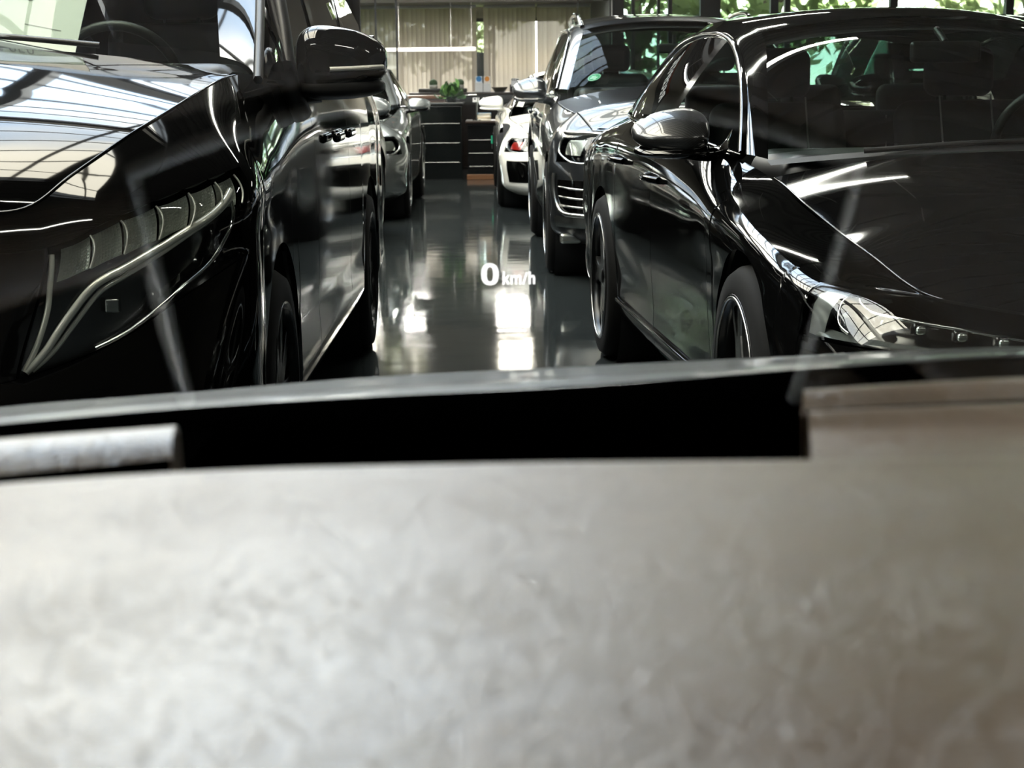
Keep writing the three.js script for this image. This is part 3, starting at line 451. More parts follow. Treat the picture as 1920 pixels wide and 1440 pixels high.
  // sill and shoulder mouldings
  const ln = (c0, c1, r, off, rad, nm, mt) => { const o = []; for (let k = 0; k <= 40; k++) o.push(at(c0 + (c1 - c0) * k / 40, r, off)); pair(nm, tube(o, rad, 60, 6), mt, t); };
  ln(5.1, 9.7, 1.5, 0.004, 0.012, 'sill_blade', M.black);
  // cowl, wipers
  obj('cowl', both(sheet((u, v) => { const a = 0.74 * (1 - u); return [a, 0.94 + 0.05 * (1 - (1 - u) ** 2) + 0.012 * v, 2.42 + 0.27 * (1 - (1 - u) ** 2) - 0.05 * v]; }, 1, 1, 0, 1, 0, 1, 20, 2)), M.plastic, t);
  obj('wiper', tube([[-0.5, 0.985, 2.56], [-0.2, 1.005, 2.62], [0.1, 1.012, 2.64]], 0.008, 20, 6), M.plastic, t);
  obj('wiper', tube([[0.05, 1.0, 2.66], [0.3, 0.998, 2.62], [0.62, 0.975, 2.5]], 0.008, 20, 6), M.plastic, t);
  // cabin
  obj('cabin_floor', box(-0.84, 0.84, 0.3, 0.38, -0.6, 2.4), M.liner, t);
  obj('dashboard', rbox(1.42, 0.2, 0.55, 0.07).translate(0, 0.87, 2.2), M.plastic, t);
  for (const x of [-0.36, 0.36]) seat(t, x, 0.98, 0.5, { h: 0.62, stitch: [-0.1, 0.1] });
  { const b = obj('rear_bench', [rbox(1.3, 0.16, 0.5, 0.06).translate(0, 0.46, 0.25), rbox(1.3, 0.6, 0.14, 0.06).translate(0, 0.74, -0.06)], M.seat, t); for (const x of [-0.42, 0, 0.42]) obj('head_restraint', rbox(0.26, 0.14, 0.1, 0.045, 4).translate(x, 1.08, -0.12), M.seatGrey, b); for (const x of [-0.5, -0.3, -0.1, 0.1, 0.3, 0.5]) obj('seam', tube([[x, 0.5, 0.012], [x, 0.8, 0.012], [x, 1.02, 0.0]], 0.0035, 10, 5), M.stitch, b); }
  obj('parcel_shelf', box(-0.66, 0.66, 1.0, 1.02, -0.75, -0.15), M.seatGrey, t);
  steering(t, 0.36, 0.98, 1.72);
  { const m = obj('rear_view_mirror', rbox(0.24, 0.07, 0.03, 0.02).translate(0, 1.27, 1.72), M.plastic, t); obj('mirror_stalk', cyl([0, 1.3, 1.72], [0, 1.345, 1.62], 0.012), M.plastic, m); }
}
// ---------------------------------------------------------------- the other parked cars
// A front-facing car from a few measures. Local z = 0 at the rear axle.
function stdCar(o) {
  const { W, wb, zN, zT, g, cowlZ, cowlY, hoodY, belt, bumpY = 0.4, r, hoodW = 0.74, hoodWf = 0.6, shoulder, lampLo } = o;
  const x5 = cs([[zT, W * 0.76], [-0.4, W * 0.86], [0.4, W * 0.92], [cowlZ - 0.35, W * 0.925], [cowlZ - 0.05, W * 0.88], [cowlZ + 0.12, W * (hoodW / 0.92 + 0.04)], [wb + 0.35, W * hoodW]]), y5 = cs([[zT, belt - 0.02], [0, belt + 0.02], [cowlZ - 0.4, belt], [cowlZ - 0.05, cowlY - 0.04], [cowlZ + 0.15, cowlY - 0.09], [wb + 0.3, (cowlY + hoodY) / 2 - 0.045]]);
  const y4 = cs([[zT, shoulder - 0.02], [0.5, shoulder], [cowlZ, shoulder - 0.03], [wb + 0.3, hoodY - 0.01]]), x4 = cs([[zT, W * 0.9], [0, W * 0.985], [cowlZ, W * 0.985], [wb + 0.3, W * 0.93]]);
  const sd = z => [[W - 0.13, g, z], [W - 0.03, g + 0.06, z], [W - 0.006, bumpY, z], [W, (bumpY + y4(z)) / 2 + 0.03, z], [x4(z), y4(z), z], [x5(z), y5(z), z]];
  const f = zN - wb, zs = [-0.45, 0, 0.45, 0.9, 1.35, Math.max(1.6, cowlZ - 0.5), cowlZ - 0.1, cowlZ + 0.18, wb - 0.15, wb + 0.18, wb + 0.42].filter((z, i, a) => !i || z > a[i - 1] + 0.08);
  const hy = hoodY, lo = lampLo, N = (sx, dz5, dz4, dz3, dz2, y5n, y4n) => [[W * sx * 0.86, g, zN - dz2 - 0.06], [W * sx * 0.96, g + 0.06, zN - dz2 - 0.01], [W * sx, bumpY, zN - dz2], [W * sx, lo, zN - dz3], [W * sx * 0.9, y4n, zN - dz4], [W * sx * hoodWf / 0.78, y5n, zN - dz5]];
  const cols = [
    [[0, g + 0.1, zT + 0.04], [0, g + 0.16, zT], [0, bumpY + 0.1, zT - 0.02], [0, 0.7, zT], [0, shoulder, zT], [0, belt - 0.02, zT + 0.02]],
    [[W * 0.55, g + 0.1, zT + 0.06], [W * 0.6, g + 0.16, zT + 0.03], [W * 0.62, bumpY + 0.1, zT + 0.02], [W * 0.62, 0.7, zT + 0.03], [W * 0.58, shoulder, zT + 0.04], [W * 0.48, belt - 0.02, zT + 0.05]],
    [[W * 0.8, g + 0.08, zT + 0.18], [W * 0.9, g + 0.12, zT + 0.16], [W * 0.93, bumpY + 0.06, zT + 0.15], [W * 0.93, 0.7, zT + 0.15], [W * 0.88, shoulder, zT + 0.15], [W * 0.7, belt - 0.01, zT + 0.15]],
    ...zs.map(sd),
    [[W - 0.16, g, zN - f * 0.44], [W - 0.06, g + 0.06, zN - f * 0.42], [W * 0.975, bumpY, zN - f * 0.42], [W * 0.965, lo, zN - f * 0.42], [W * 0.89, hy - 0.02, zN - f * 0.43], [W * (hoodWf + 0.07), hy + 0.015, zN - f * 0.4]],
    N(0.84, f * 0.24, f * 0.26, f * 0.22, f * 0.18, hy, hy - 0.02), N(0.58, f * 0.13, f * 0.12, f * 0.09, f * 0.06, hy - 0.005, hy - 0.03), N(0.3, f * 0.08, f * 0.05, f * 0.03, f * 0.01, hy - 0.01, hy - 0.035), N(0, f * 0.07, f * 0.035, f * 0.01, 0, hy - 0.01, hy - 0.035)];
  const n = cols.length - 1, ci = z => { for (let i = 3; i < n - 4; i++) { const a = cols[i][3][2], b = cols[i + 1][3][2]; if (z >= a && z <= b) return i + (z - a) / (b - a); } return 3; };
  const cH = Math.round(ci(cowlZ + 0.18)), hm = []; for (let c = cH; c <= n; c++) { const q = cols[c][5], k = (c - cH) / (n - cH); hm.push([0, c === n ? q[1] : q[1] + (0.075 + (o.hoodCrown || 0)) * (1 - Math.pow(k, 3)), c === n ? q[2] : q[2] + 0.2 * (1 - k) * (cH === c ? 1 : 1)]); }
  for (let i = 1; i < hm.length; i++) hm[i][2] = Math.max(hm[i][2], hm[i - 1][2] + 0.004);
  const zd1 = ci(o.doorF), zd2 = ci(o.doorM), zd3 = ci(o.doorR), nl = n - 4;
  const panels = [['rear_panel', 0, 2.98, 0, 5], ['rear_wing', 2.99, zd3 - 0.01, 0, 5]];
  if (o.doorM > o.doorR) panels.push(['rear_door', zd3, zd2 - 0.015, 0.95, 5], ['front_door', zd2, zd1 - 0.015, 0.95, 5]); else panels.push(['front_door', zd3, zd1 - 0.015, 0.95, 5]);
  panels.push(['sill_panel', zd3, zd1 - 0.015, 0, 0.93, o.sill], ['wing', zd1, nl - 0.02, 0, 4.98], ['bumper', nl - 0.01, n, o.lowerRow || 0, 2.98], ['nose_panel', nl - 0.01, n, 4.02, 4.985]);
  if (o.lowerRow) panels.push(['bumper_skirt', nl - 0.01, n, 0, o.lowerRow - 0.03, 'plastic']);
  const l1 = o.lampEnd || n - 1.9, spec = { ...o, lamp: [nl - 0.05, l1], grid: T(cols), panels, res: 9, arches: [[0, r + 0.01, r + 0.035, W], [wb, r + 0.01, r + 0.04, W]], hoodCols: [cH, n], hoodMid: hm, hoodE: 2.4, wheels: [{ x: W - 0.1, z: wb, r, ...o.wheel }, { x: W - 0.1, z: 0, r, ...o.wheel }] };
  const t = carBody(spec), P = spec.P;
  spec.n = n; spec.nl = nl; spec.at3 = (c, q, off) => { const p = P.at(c, q), m = P.normal(c, q).negate(); return [p[0] + m.x * off, p[1] + m.y * off, p[2] + m.z * off]; };
  spec.line = (pts, off, rad, seg = 40) => { const fn = curve(pts.map(p => [p[0], p[1], 0])), q = []; for (let k = 0; k <= 20; k++) { const p = fn((pts.length - 1) * k / 20); q.push(spec.at3(p[0], p[1], off)); } return tube(q, rad, seg, 7); };
  for (const s of [1, -1]) {
    const fl = q => s > 0 ? q : mirX(q), h = obj('headlamp', fl(panel(P, nl - 0.05, l1, 3, 4, 20, 8, { off: -0.05, flip: true })), M.lampBlack, t);
    obj('lens', fl(panel(P, nl - 0.05, l1, 3.02, 3.98, 20, 8, { off: 0.003, flip: true })), M.clear, h);
    obj('reflector', fl(panel(P, nl + 0.2, nl + 0.9, 3.25, 3.8, 10, 6, { off: -0.03, flip: true })), o.lampMat || M.reflector, h);
    obj('light_strip', fl(spec.line([[nl, 3.9], [nl + 0.05, 3.3], [nl + 0.4, 3.1], [l1 - 0.05, 3.08]], -0.006, 0.008)), M.chrome, h);
  }
  obj('grille', both(panel(P, l1 + 0.02, n, 3.0, 4.0, 12, 6, { off: -0.02, flip: true })), M.gloss, t);
  for (let k = 0; k < 3; k++) pair('grille_slat', spec.line([[l1 + 0.03, 3.2 + k * 0.28], [n - 0.5, 3.2 + k * 0.28], [n, 3.2 + k * 0.28]], 0.002, 0.008), M.chrome, t);
  // cabin
  obj('cabin_floor', box(-W * 0.9, W * 0.9, g + 0.12, g + 0.2, -0.5, cowlZ), M.liner, t);
  obj('dashboard', rbox(W * 1.5, 0.18, 0.45, 0.06).translate(0, cowlY - 0.1, cowlZ - 0.3), M.plastic, t);
  for (const x of [-0.37, 0.37]) { seat(t, x, o.seatZ || 0.95, g + 0.38, { h: o.seatH || 0.62 }); if (o.rearSeats) seat(t, x, 0.05, g + 0.38, { h: 0.55 }); }
  steering(t, 0.37, cowlY, cowlZ - 0.62);
  { const m = obj('rear_view_mirror', rbox(0.22, 0.065, 0.03, 0.02), M.plastic, t); m.position.set(0, o.mid[1][1] - 0.0, o.mid[1][2] - 0.25); obj('mirror_stalk', cyl([0, 0.03, 0], [0, 0.09, 0.0], 0.012), M.plastic, m); }
  return spec;
}
function suv(name, label, at, yaw, paint, group) {
  const s = stdCar({
    name, label, at, yaw, paint, group, W: 0.91, wb: 2.6, zN: 3.45, zT: -0.8, g: 0.22, cowlZ: 1.98, cowlY: 1.12, hoodY: 0.88, belt: 1.06, shoulder: 0.96, bumpY: 0.46, lampLo: 0.7, r: 0.345, hoodW: 0.8, hoodWf: 0.68, doorF: 2.05, doorM: 0.98, doorR: 0.2, sill: 'plastic', lowerRow: 1.6, hoodCrown: 0.03,
    rail: [[0.735, 1.1, 1.9], [0.66, 1.31, 1.5], [0.585, 1.5, 1.02], [0.6, 1.545, 0.3], [0.57, 1.5, -0.5], [0.6, 1.3, -0.68], [0.64, 1.08, -0.78]], mid: [[0, 1.13, 2.12], [0, 1.36, 1.68], [0, 1.55, 1.14], [0, 1.6, 0.3], [0, 1.55, -0.55], [0, 1.32, -0.76], [0, 1.08, -0.84]],
    dloTop: [[0.8, 1.1, 1.8], [0.73, 1.3, 1.42], [0.67, 1.46, 0.95], [0.68, 1.49, 0.3], [0.68, 1.42, -0.35], [0.74, 1.16, -0.6]], dloBot: [[0.81, 1.07, 1.84], [0.85, 1.06, 1.4], [0.85, 1.06, 0.95], [0.845, 1.07, 0.3], [0.81, 1.09, -0.35], [0.76, 1.12, -0.6]],
    sideGlass: [['front_window', 0.1, 2.0, M.glass], ['rear_window_side', 2.12, 3.9], ['quarter_window', 4.0, 4.8]], posts: [[2.06, 0.14], [3.95, 0.08]], wsGlass: glassM('#c3d0ca', 0.14), frameMat: M.chrome, rearSeats: true, headerBand: true,
    wheel: { w: 0.225, rim: 0.235, spokes: 5, mat: M.rimDark, spokeMat: M.rimSilver, spokeW: 0.06, split: true },
  });
  const t = s.t, n = s.n, nl = s.nl;
  doorMirror(t, 0.985, 1.11, 1.86, 0.22, 0.155, 0.15, { cap: paint, low: M.gloss, arm: 0.06, armR: 0.024, lift: -0.05 });
  // chrome brow, lower intake, silver guard
  pair('lamp_brow', s.line([[nl - 0.3, 4.02], [nl + 0.5, 4.02], [n - 1, 4.02], [n, 4.02]], 0.006, 0.012), M.chrome, t);
  obj('intake', both(panel(s.P, nl + 0.25, n, 1.7, 2.55, 20, 6, { off: 0.004, flip: true })), M.gloss, t);
  pair('intake_frame', s.line([[n - 0.02, 1.68], [nl + 1.2, 1.66], [nl + 0.35, 1.8], [nl + 0.12, 2.3], [nl + 0.1, 2.7]], 0.01, 0.014, 60), M.satin, t);
  for (let k = 0; k < 3; k++) pair('intake_slat', s.line([[nl + 0.35, 1.95 + k * 0.22], [nl + 1.3, 1.9 + k * 0.22], [n, 1.9 + k * 0.22]], 0.008, 0.006), M.chrome, t);
  pair('guard', panel(s.P, nl + 0.05, n, 1.3, 1.62, 20, 4, { off: 0.014, flip: true }), M.satin, t);
  for (const q of [-1, 1]) { const p = s.at3(nl + 0.45, 0.8, 0.012); const fg = obj('fog_lamp', rbox(0.13, 0.06, 0.05, 0.02), M.reflector, t); fg.position.set(q * p[0], p[1], p[2]); }
  for (const z of [1.12, 0.3]) pair('door_handle', rbox(0.03, 0.032, 0.2, 0.014).translate(0.925, 0.93, z), paint, t);
  pair('roof_rail', tube([[0.585, 1.52, 0.95], [0.6, 1.59, 0.75], [0.6, 1.61, 0.1], [0.585, 1.56, -0.4]], 0.017, 30, 8), M.chrome, t);
  // inspection disc on the windscreen
  return s;
}
const vwS = suv('suv', 'slate grey compact SUV with chrome trim and a green disc on its windscreen', [1.074, -13.778], 0.024, M.slate);
{
  const st = thing('sticker', 'round green and white sticker on the windscreen of the slate grey SUV', 'sticker', [0, 0, 0], 0);
  const F = spanF(curve([[0.735, 1.1, 1.9], [0.66, 1.31, 1.5], [0.585, 1.5, 1.02]]), curve([[0, 1.13, 2.12], [0, 1.36, 1.68], [0, 1.55, 1.14]]), 2.4, 2.0), p = V(...F(0.32, 0.2)); p.x *= -1; const nn = nrm(F, 0.32, 0.2, 2, 1); nn.x *= -1;
  const w = p.clone().applyAxisAngle(V(0, 1, 0), 0.024).add(V(1.074, 0, -13.778)), wn = nn.clone().applyAxisAngle(V(0, 1, 0), 0.024);
  st.position.copy(w.addScaledVector(wn, -0.012)); st.quaternion.setFromUnitVectors(V(0, 0, 1), wn);
  obj('disc', new THREE.CylinderGeometry(0.045, 0.045, 0.002, 40).rotateX(Math.PI / 2), std('#2f9f6a', 0.5), st);
  obj('print', [new THREE.TorusGeometry(0.0415, 0.002, 6, 40).translate(0, 0, 0.001), rbox(0.05, 0.014, 0.002, 0.001).translate(-0.002, -0.006, 0.001), rbox(0.02, 0.012, 0.002, 0.001).translate(0.004, -0.024, 0.001), rbox(0.028, 0.01, 0.002, 0.001).translate(-0.004, 0.012, 0.001)], std('#d7ebe0', 0.6), st);
}
suv('dark_suv', 'black SUV standing in the shade behind the black saloon', [3.35, -14.2], 0.02, M.black);
{ // white low sports car
  const s = stdCar({
    name: 'sports_car', label: 'low white sports car with a grey side blade behind the slate grey SUV', at: [0.82, -19.426], yaw: 0.02, paint: M.white, W: 0.965, wb: 2.65, zN: 3.62, zT: -0.85, g: 0.14, cowlZ: 2.35, cowlY: 0.9, hoodY: 0.66, belt: 0.86, shoulder: 0.78, bumpY: 0.32, lampLo: 0.52, r: 0.335, hoodW: 0.8, hoodWf: 0.68, doorF: 2.2, doorM: 0.5, doorR: 0.9, lampMat: M.red,
    rail: [[0.74, 0.89, 2.3], [0.64, 1.05, 1.75], [0.54, 1.185, 1.15], [0.54, 1.2, 0.7], [0.5, 1.15, 0.1], [0.56, 1.0, -0.4], [0.6, 0.9, -0.7]], mid: [[0, 0.92, 2.5], [0, 1.1, 1.9], [0, 1.23, 1.25], [0, 1.25, 0.7], [0, 1.2, 0.0], [0, 1.03, -0.5], [0, 0.92, -0.78]],
    dloTop: [[0.8, 0.89, 2.15], [0.71, 1.04, 1.65], [0.62, 1.15, 1.1], [0.62, 1.16, 0.75], [0.72, 0.98, 0.3]], dloBot: [[0.82, 0.87, 2.2], [0.87, 0.865, 1.65], [0.88, 0.865, 1.1], [0.87, 0.87, 0.75], [0.84, 0.88, 0.3]],
    sideGlass: [['side_window', 0.05, 3.9]], wheel: { w: 0.25, rim: 0.245, spokes: 5, mat: M.rimDark, spokeW: 0.06, split: true }, seatH: 0.5, frameMat: M.gloss,
  });
  pair('side_blade', panel(s.P, 5.0, 5.9, 1.4, 4.6, 8, 14, { off: 0.012, flip: true }), M.silver, s.t);
  doorMirror(s.t, 1.03, 0.93, 1.95, 0.23, 0.13, 0.13, { cap: M.white, low: M.white, arm: 0.08, armR: 0.02, lift: -0.04 });
  obj('intake', both(panel(s.P, s.nl + 0.4, s.nl + 2.4, 1.5, 2.6, 12, 6, { off: 0.004, flip: true })), M.gloss, s.t);
}
{ // bronze hatchback behind the people carrier
  const s = stdCar({
    name: 'hatchback', label: 'dark bronze hatchback parked behind the big black people carrier', at: [-1.86, -13.7], yaw: 0, paint: M.bronze, W: 0.89, wb: 2.6, zN: 3.45, zT: -0.75, g: 0.19, cowlZ: 2.1, cowlY: 1.02, hoodY: 0.78, belt: 0.98, shoulder: 0.88, bumpY: 0.42, lampLo: 0.6, r: 0.32, doorF: 2.15, doorM: 1.0, doorR: 0.25,
    rail: [[0.74, 1.0, 2.05], [0.65, 1.2, 1.6], [0.57, 1.38, 1.1], [0.58, 1.42, 0.4], [0.55, 1.38, -0.4], [0.58, 1.2, -0.62], [0.62, 1.0, -0.73]], mid: [[0, 1.04, 2.28], [0, 1.26, 1.78], [0, 1.43, 1.22], [0, 1.47, 0.4], [0, 1.43, -0.45], [0, 1.22, -0.7], [0, 1.0, -0.78]],
    dloTop: [[0.79, 1.0, 1.95], [0.71, 1.2, 1.5], [0.65, 1.34, 1.0], [0.66, 1.36, 0.4], [0.7, 1.22, -0.3], [0.74, 1.05, -0.5]], dloBot: [[0.8, 0.985, 1.98], [0.83, 0.98, 1.5], [0.83, 0.98, 1.0], [0.825, 0.985, 0.4], [0.79, 1.0, -0.3], [0.75, 1.02, -0.5]],
    sideGlass: [['front_window', 0.1, 2.0, M.glass], ['rear_window_side', 2.12, 4.7]], posts: [[2.06, 0.14]], wheel: { w: 0.21, rim: 0.21, spokes: 7, mat: M.rimSilver, spokeW: 0.045 }, rearSeats: true,
  });
  doorMirror(s.t, 1.0, 1.0, 1.98, 0.2, 0.15, 0.13, { cap: M.silver, low: M.gloss, arm: 0.07, armR: 0.022 });
  for (const z of [1.15, 0.35]) pair('door_handle', rbox(0.028, 0.03, 0.18, 0.013).translate(0.9, 0.85, z), M.chrome, s.t);
}
{ // silver coupe
  const s = stdCar({
    name: 'coupe', label: 'silver coupe with rounded front standing behind the bronze hatchback', at: [-1.76, -18.05], yaw: 0, paint: M.silver, W: 0.9, wb: 2.45, zN: 3.28, zT: -0.8, g: 0.17, cowlZ: 1.95, cowlY: 0.95, hoodY: 0.72, belt: 0.9, shoulder: 0.82, bumpY: 0.38, lampLo: 0.56, r: 0.32, doorF: 2.0, doorM: 0.2, doorR: 0.7,
    rail: [[0.72, 0.94, 1.9], [0.63, 1.12, 1.45], [0.55, 1.26, 0.95], [0.55, 1.28, 0.5], [0.52, 1.22, -0.05], [0.57, 1.05, -0.4], [0.6, 0.93, -0.65]], mid: [[0, 0.97, 2.12], [0, 1.17, 1.6], [0, 1.3, 1.05], [0, 1.33, 0.5], [0, 1.27, -0.15], [0, 1.08, -0.5], [0, 0.95, -0.75]],
    dloTop: [[0.78, 0.935, 1.8], [0.7, 1.1, 1.35], [0.63, 1.22, 0.9], [0.63, 1.23, 0.55], [0.72, 1.02, 0.1]], dloBot: [[0.79, 0.915, 1.84], [0.83, 0.91, 1.35], [0.835, 0.91, 0.9], [0.83, 0.915, 0.55], [0.8, 0.925, 0.1]],
    sideGlass: [['side_window', 0.05, 3.9]], wheel: { w: 0.22, rim: 0.22, spokes: 5, mat: M.rimSilver, spokeW: 0.06 },
  });
  doorMirror(s.t, 0.96, 0.94, 1.72, 0.2, 0.12, 0.12, { cap: M.silver, low: M.gloss, arm: 0.06, armR: 0.02 });
}
// ---------------------------------------------------------------- the car we look out of
const grain = tex(512, 512, (u, v) => { const a = Math.abs(tnoise(u, v, 24, 3.3)), b = Math.abs(tnoise(u, v, 52, 7.7)); return 0.3 + 0.8 * Math.min(a, b * 0.9) + 0.12 * tnoise(u, v, 90, 1.1) + 0.06 * tnoise(u, v, 9, 4.4); }); grain.repeat.set(7, 7);
const mottle = tex(256, 256, (u, v) => { const k = 1 + 0.06 * tnoise(u, v, 8, 2.2) + 0.07 * tnoise(u, v, 26, 6.2); return [0.43 * k, 0.36 * k, 0.295 * k]; }, true); mottle.repeat.set(5, 5);
const rimM = std('#f4f4f2', 0.3, 0.4);
const leather = std('#ffffff', 0.32, 0, { map: mottle, bumpMap: grain, bumpScale: 0.0022, specularIntensity: 1, ior: 1.8, clearcoat: 0.2, clearcoatRoughness: 0.4 });
{
  const t = thing('car', 'car looked out of, with taupe leather dashboard, black projector well and dark grey bonnet', 'car', [0, 0, 0]);
  const uvD = p => [p[0], p[2]];
  // dashboard cover: rows from near to far
  const rows = [[-0.12, 0.93], [-0.22, 0.99], [-0.33, 1.025], [-0.45, 1.044], [-0.58, 1.05], [-0.7, 1.048], [-0.79, 1.0425], [-0.835, 1.0385], [-0.849, 1.034], [-0.855, 1.02], [-0.856, 0.98]];
  const xs = [-0.75, -0.45, -0.25, -0.16, 0, 0.14, 0.3, 0.6, 1.1], dy = [-0.05, -0.022, -0.006, -0.002, 0.001, 0.001, 0.002, 0, -0.02];
  const D = new Patch(rows.map(([z, y]) => xs.map((x, i) => [x, y + dy[i], z + (x < -0.2 ? -(x + 0.2) * 0.12 : 0)])));
  obj('dashboard', panel(D, 0, 8, 0, 10, 60, 80, { uv: uvD }), leather, t);
  // right of the well the cover runs on to a joint line, then a narrow strip
  const R = (pts, n) => new Patch(pts);
  const rightP = new Patch([[[0.142, 1.0365, -0.845], [0.25, 1.037, -0.845], [0.45, 1.037, -0.845], [1.1, 1.015, -0.84]], [[0.152, 1.037, -0.91], [0.26, 1.037, -0.92], [0.45, 1.037, -0.94], [1.1, 1.015, -0.95]], [[0.158, 1.036, -0.955], [0.285, 1.035, -0.982], [0.48, 1.03, -1.02], [1.1, 1.01, -1.06]], [[0.159, 1.03, -0.961], [0.286, 1.029, -0.988], [0.48, 1.024, -1.026], [1.1, 1.0, -1.066]], [[0.159, 1.0, -0.962], [0.286, 1.0, -0.989], [0.48, 1.0, -1.027], [1.1, 0.98, -1.067]]]);
  obj('dashboard_wing', panel(rightP, 0, 3, 0, 4, 30, 24, { uv: uvD }), leather, t);
  const strip = (a) => new Patch(a);
  const rs = strip([[[0.162, 1.0, -0.995], [0.3, 1.0, -1.026], [0.5, 0.99, -1.067], [1.1, 0.97, -1.112]], [[0.162, 1.032, -0.996], [0.3, 1.032, -1.027], [0.5, 1.026, -1.068], [1.1, 1.0, -1.113]], [[0.163, 1.035, -1.001], [0.3, 1.035, -1.033], [0.5, 1.029, -1.074], [1.1, 1.0, -1.119]], [[0.168, 1.034, -1.034], [0.305, 1.034, -1.072], [0.52, 1.028, -1.114], [1.1, 1.0, -1.164]], [[0.168, 1.02, -1.040], [0.305, 1.02, -1.078], [0.52, 1.015, -1.120], [1.1, 0.98, -1.170]]]);
  obj('vent_strip', panel(rs, 0, 3, 0, 4, 30, 20, { uv: uvD }), leather, t);
  const ls = strip([[[-0.75, 0.97, -0.782], [-0.4, 0.99, -0.837], [-0.25, 1.0, -0.860], [-0.17, 1.0, -0.886]], [[-0.75, 1.0, -0.783], [-0.4, 1.025, -0.838], [-0.25, 1.03, -0.861], [-0.17, 1.032, -0.887]], [[-0.75, 1.003, -0.788], [-0.4, 1.028, -0.844], [-0.25, 1.034, -0.867], [-0.171, 1.035, -0.892]], [[-0.75, 1.003, -0.840], [-0.4, 1.028, -0.890], [-0.26, 1.034, -0.910], [-0.176, 1.0345, -0.942]], [[-0.75, 0.98, -0.846], [-0.4, 1.0, -0.896], [-0.26, 1.0, -0.916], [-0.176, 1.0, -0.948]]]);
  obj('vent_strip', panel(ls, 0, 3, 0, 4, 30, 20, { uv: uvD }), leather, t);
  // projector well with a light rim
  const felt = std('#010101', 0.95, 0, { specularIntensity: 0 });
  obj('well', [box(-0.21, 0.195, 0.9, 0.905, -1.21, -0.856), box(-0.2, 0.19, 0.9, 0.955, -1.22, -1.21), box(-0.222, -0.21, 0.9, 0.96, -1.21, -0.94), box(0.195, 0.205, 0.9, 0.95, -1.21, -0.97), box(-0.8, 1.2, 0.86, 0.9, -1.3, -0.4), box(-0.8, -0.2, 0.9, 0.985, -1.2, -0.95), box(0.2, 1.2, 0.9, 0.985, -1.25, -1.07)], felt, t);
  // black rubber joints in front of the two strips
  for (const q of [rs, ls]) obj('joint', panel(new Patch([q.rows[0], q.rows[1]].map((r, i) => r.map(v => [v[0], v[1] + 0.0015 * i, v[2] + 0.005]))), 0, 3, 0, 1, 30, 2), felt, t);
  const L = [[-0.167, 1.019, -0.885], [-0.18, 0.991, -1.005], [-0.195, 0.965, -1.121]], Rr = [[0.145, 1.023, -0.865], [0.155, 0.996, -0.985], [0.166, 0.967, -1.113]], w = 0.0105;
  const bar = (a, b, nm) => { const A = V(...a), B = V(...b), d = B.clone().sub(A), g = new THREE.CylinderGeometry(w / 2, w / 2, d.length() + 0.002, 12).rotateX(Math.PI / 2).applyQuaternion(new THREE.Quaternion().setFromUnitVectors(V(0, 0, 1), d.normalize())); return g.translate(...A.add(B).multiplyScalar(0.5).toArray()); };
  obj('well_rim', [bar(L[0], L[1]), bar(L[1], L[2]), bar(Rr[0], Rr[1]), bar(Rr[1], Rr[2]), bar(L[0], Rr[0])], rimM, t);
  // windscreen: leans back 25 degrees from flat, curved sideways
  const th = 25 * Math.PI / 180, ny = -Math.cos(th), nz = Math.sin(th);
  const WS = (c, r) => { const x = -0.7 + 1.6 * c, s = 1.3 * r - 0.02, q = Math.abs(x + 0.02), off = q < 0.25 ? q * q / 1.4 : 0.0446 + (q - 0.25) * 0.357; return [x, 0.985 + Math.sin(th) * s + ny * off, -1.2 + Math.cos(th) * s + nz * off]; };
  obj('windscreen', sheet(WS, 1, 1, 0, 1, 0, 1, 120, 20, {}), glassM('#eef3f1', 0.32), t);
  // black band at the foot of the glass, scuttle
  const ft = [[-0.7, 0.945, -1.24], [-0.344, 0.986, -1.197], [-0.212, 1.002, -1.163], [-0.089, 1.012, -1.142], [0.047, 1.021, -1.122], [0.176, 1.035, -1.092], [0.306, 1.046, -1.07], [0.7, 1.05, -1.06]].map(p => [p[0] * 1.03, 1.221 + (p[1] - 1.221) * 1.03, p[2] * 1.03]);
  const FT = new Patch([ft.map(p => [p[0], p[1] - 0.08, p[2] - 0.02]), ft.map(p => [p[0], p[1] - 0.01, p[2] - 0.005]), ft.map(p => [p[0], p[1] - 0.003, p[2] - 0.012]), ft.map(p => [p[0], p[1] - 0.012, p[2] - 0.06])]);
  obj('scuttle', panel(FT, 0, 7, 0, 3, 40, 10), felt, t);
  // bonnet
  const b0 = [[-0.7, 0.925], [-0.388, 0.956], [-0.246, 0.967], [-0.105, 0.974], [0.056, 0.981], [0.217, 0.991], [0.386, 1.0], [0.8, 0.985]], b1 = [[-0.78, 0.855], [-0.502, 0.896], [-0.319, 0.91], [-0.136, 0.925], [0.073, 0.935], [0.281, 0.944], [0.5, 0.952], [1.0, 0.925]];
  const lerp2 = (k) => b0.map((p, i) => [p[0] + (b1[i][0] - p[0]) * k, p[1] + (b1[i][1] - p[1]) * k]);
  const B = new Patch([b0.map(p => [p[0], p[1] - 0.02, -1.325]), b0.map(p => [p[0], p[1] - 0.002, -1.332]), b0.map(p => [p[0], p[1], -1.345]), lerp2(0.5).map((p, i) => [p[0], p[1] + 0.006 - 0.0008 * i, -1.55]), b1.map((p, i) => [p[0], p[1] + 0.006 - 0.0012 * i, -1.75]), b1.map(p => [p[0] * 0.98, p[1] - 0.065, -1.98]), b1.map(p => [p[0] * 0.95, p[1] - 0.17, -2.18]), b1.map(p => [p[0] * 0.9, p[1] - 0.3, -2.3]), b1.map(p => [p[0] * 0.88, 0.25, -2.33])]);
  obj('bonnet', panel(B, 0, 7, 0, 8, 60, 70), std('#3b3d3c', 0.4, 0.2, { clearcoat: 0.6, clearcoatRoughness: 0.06 }), t);
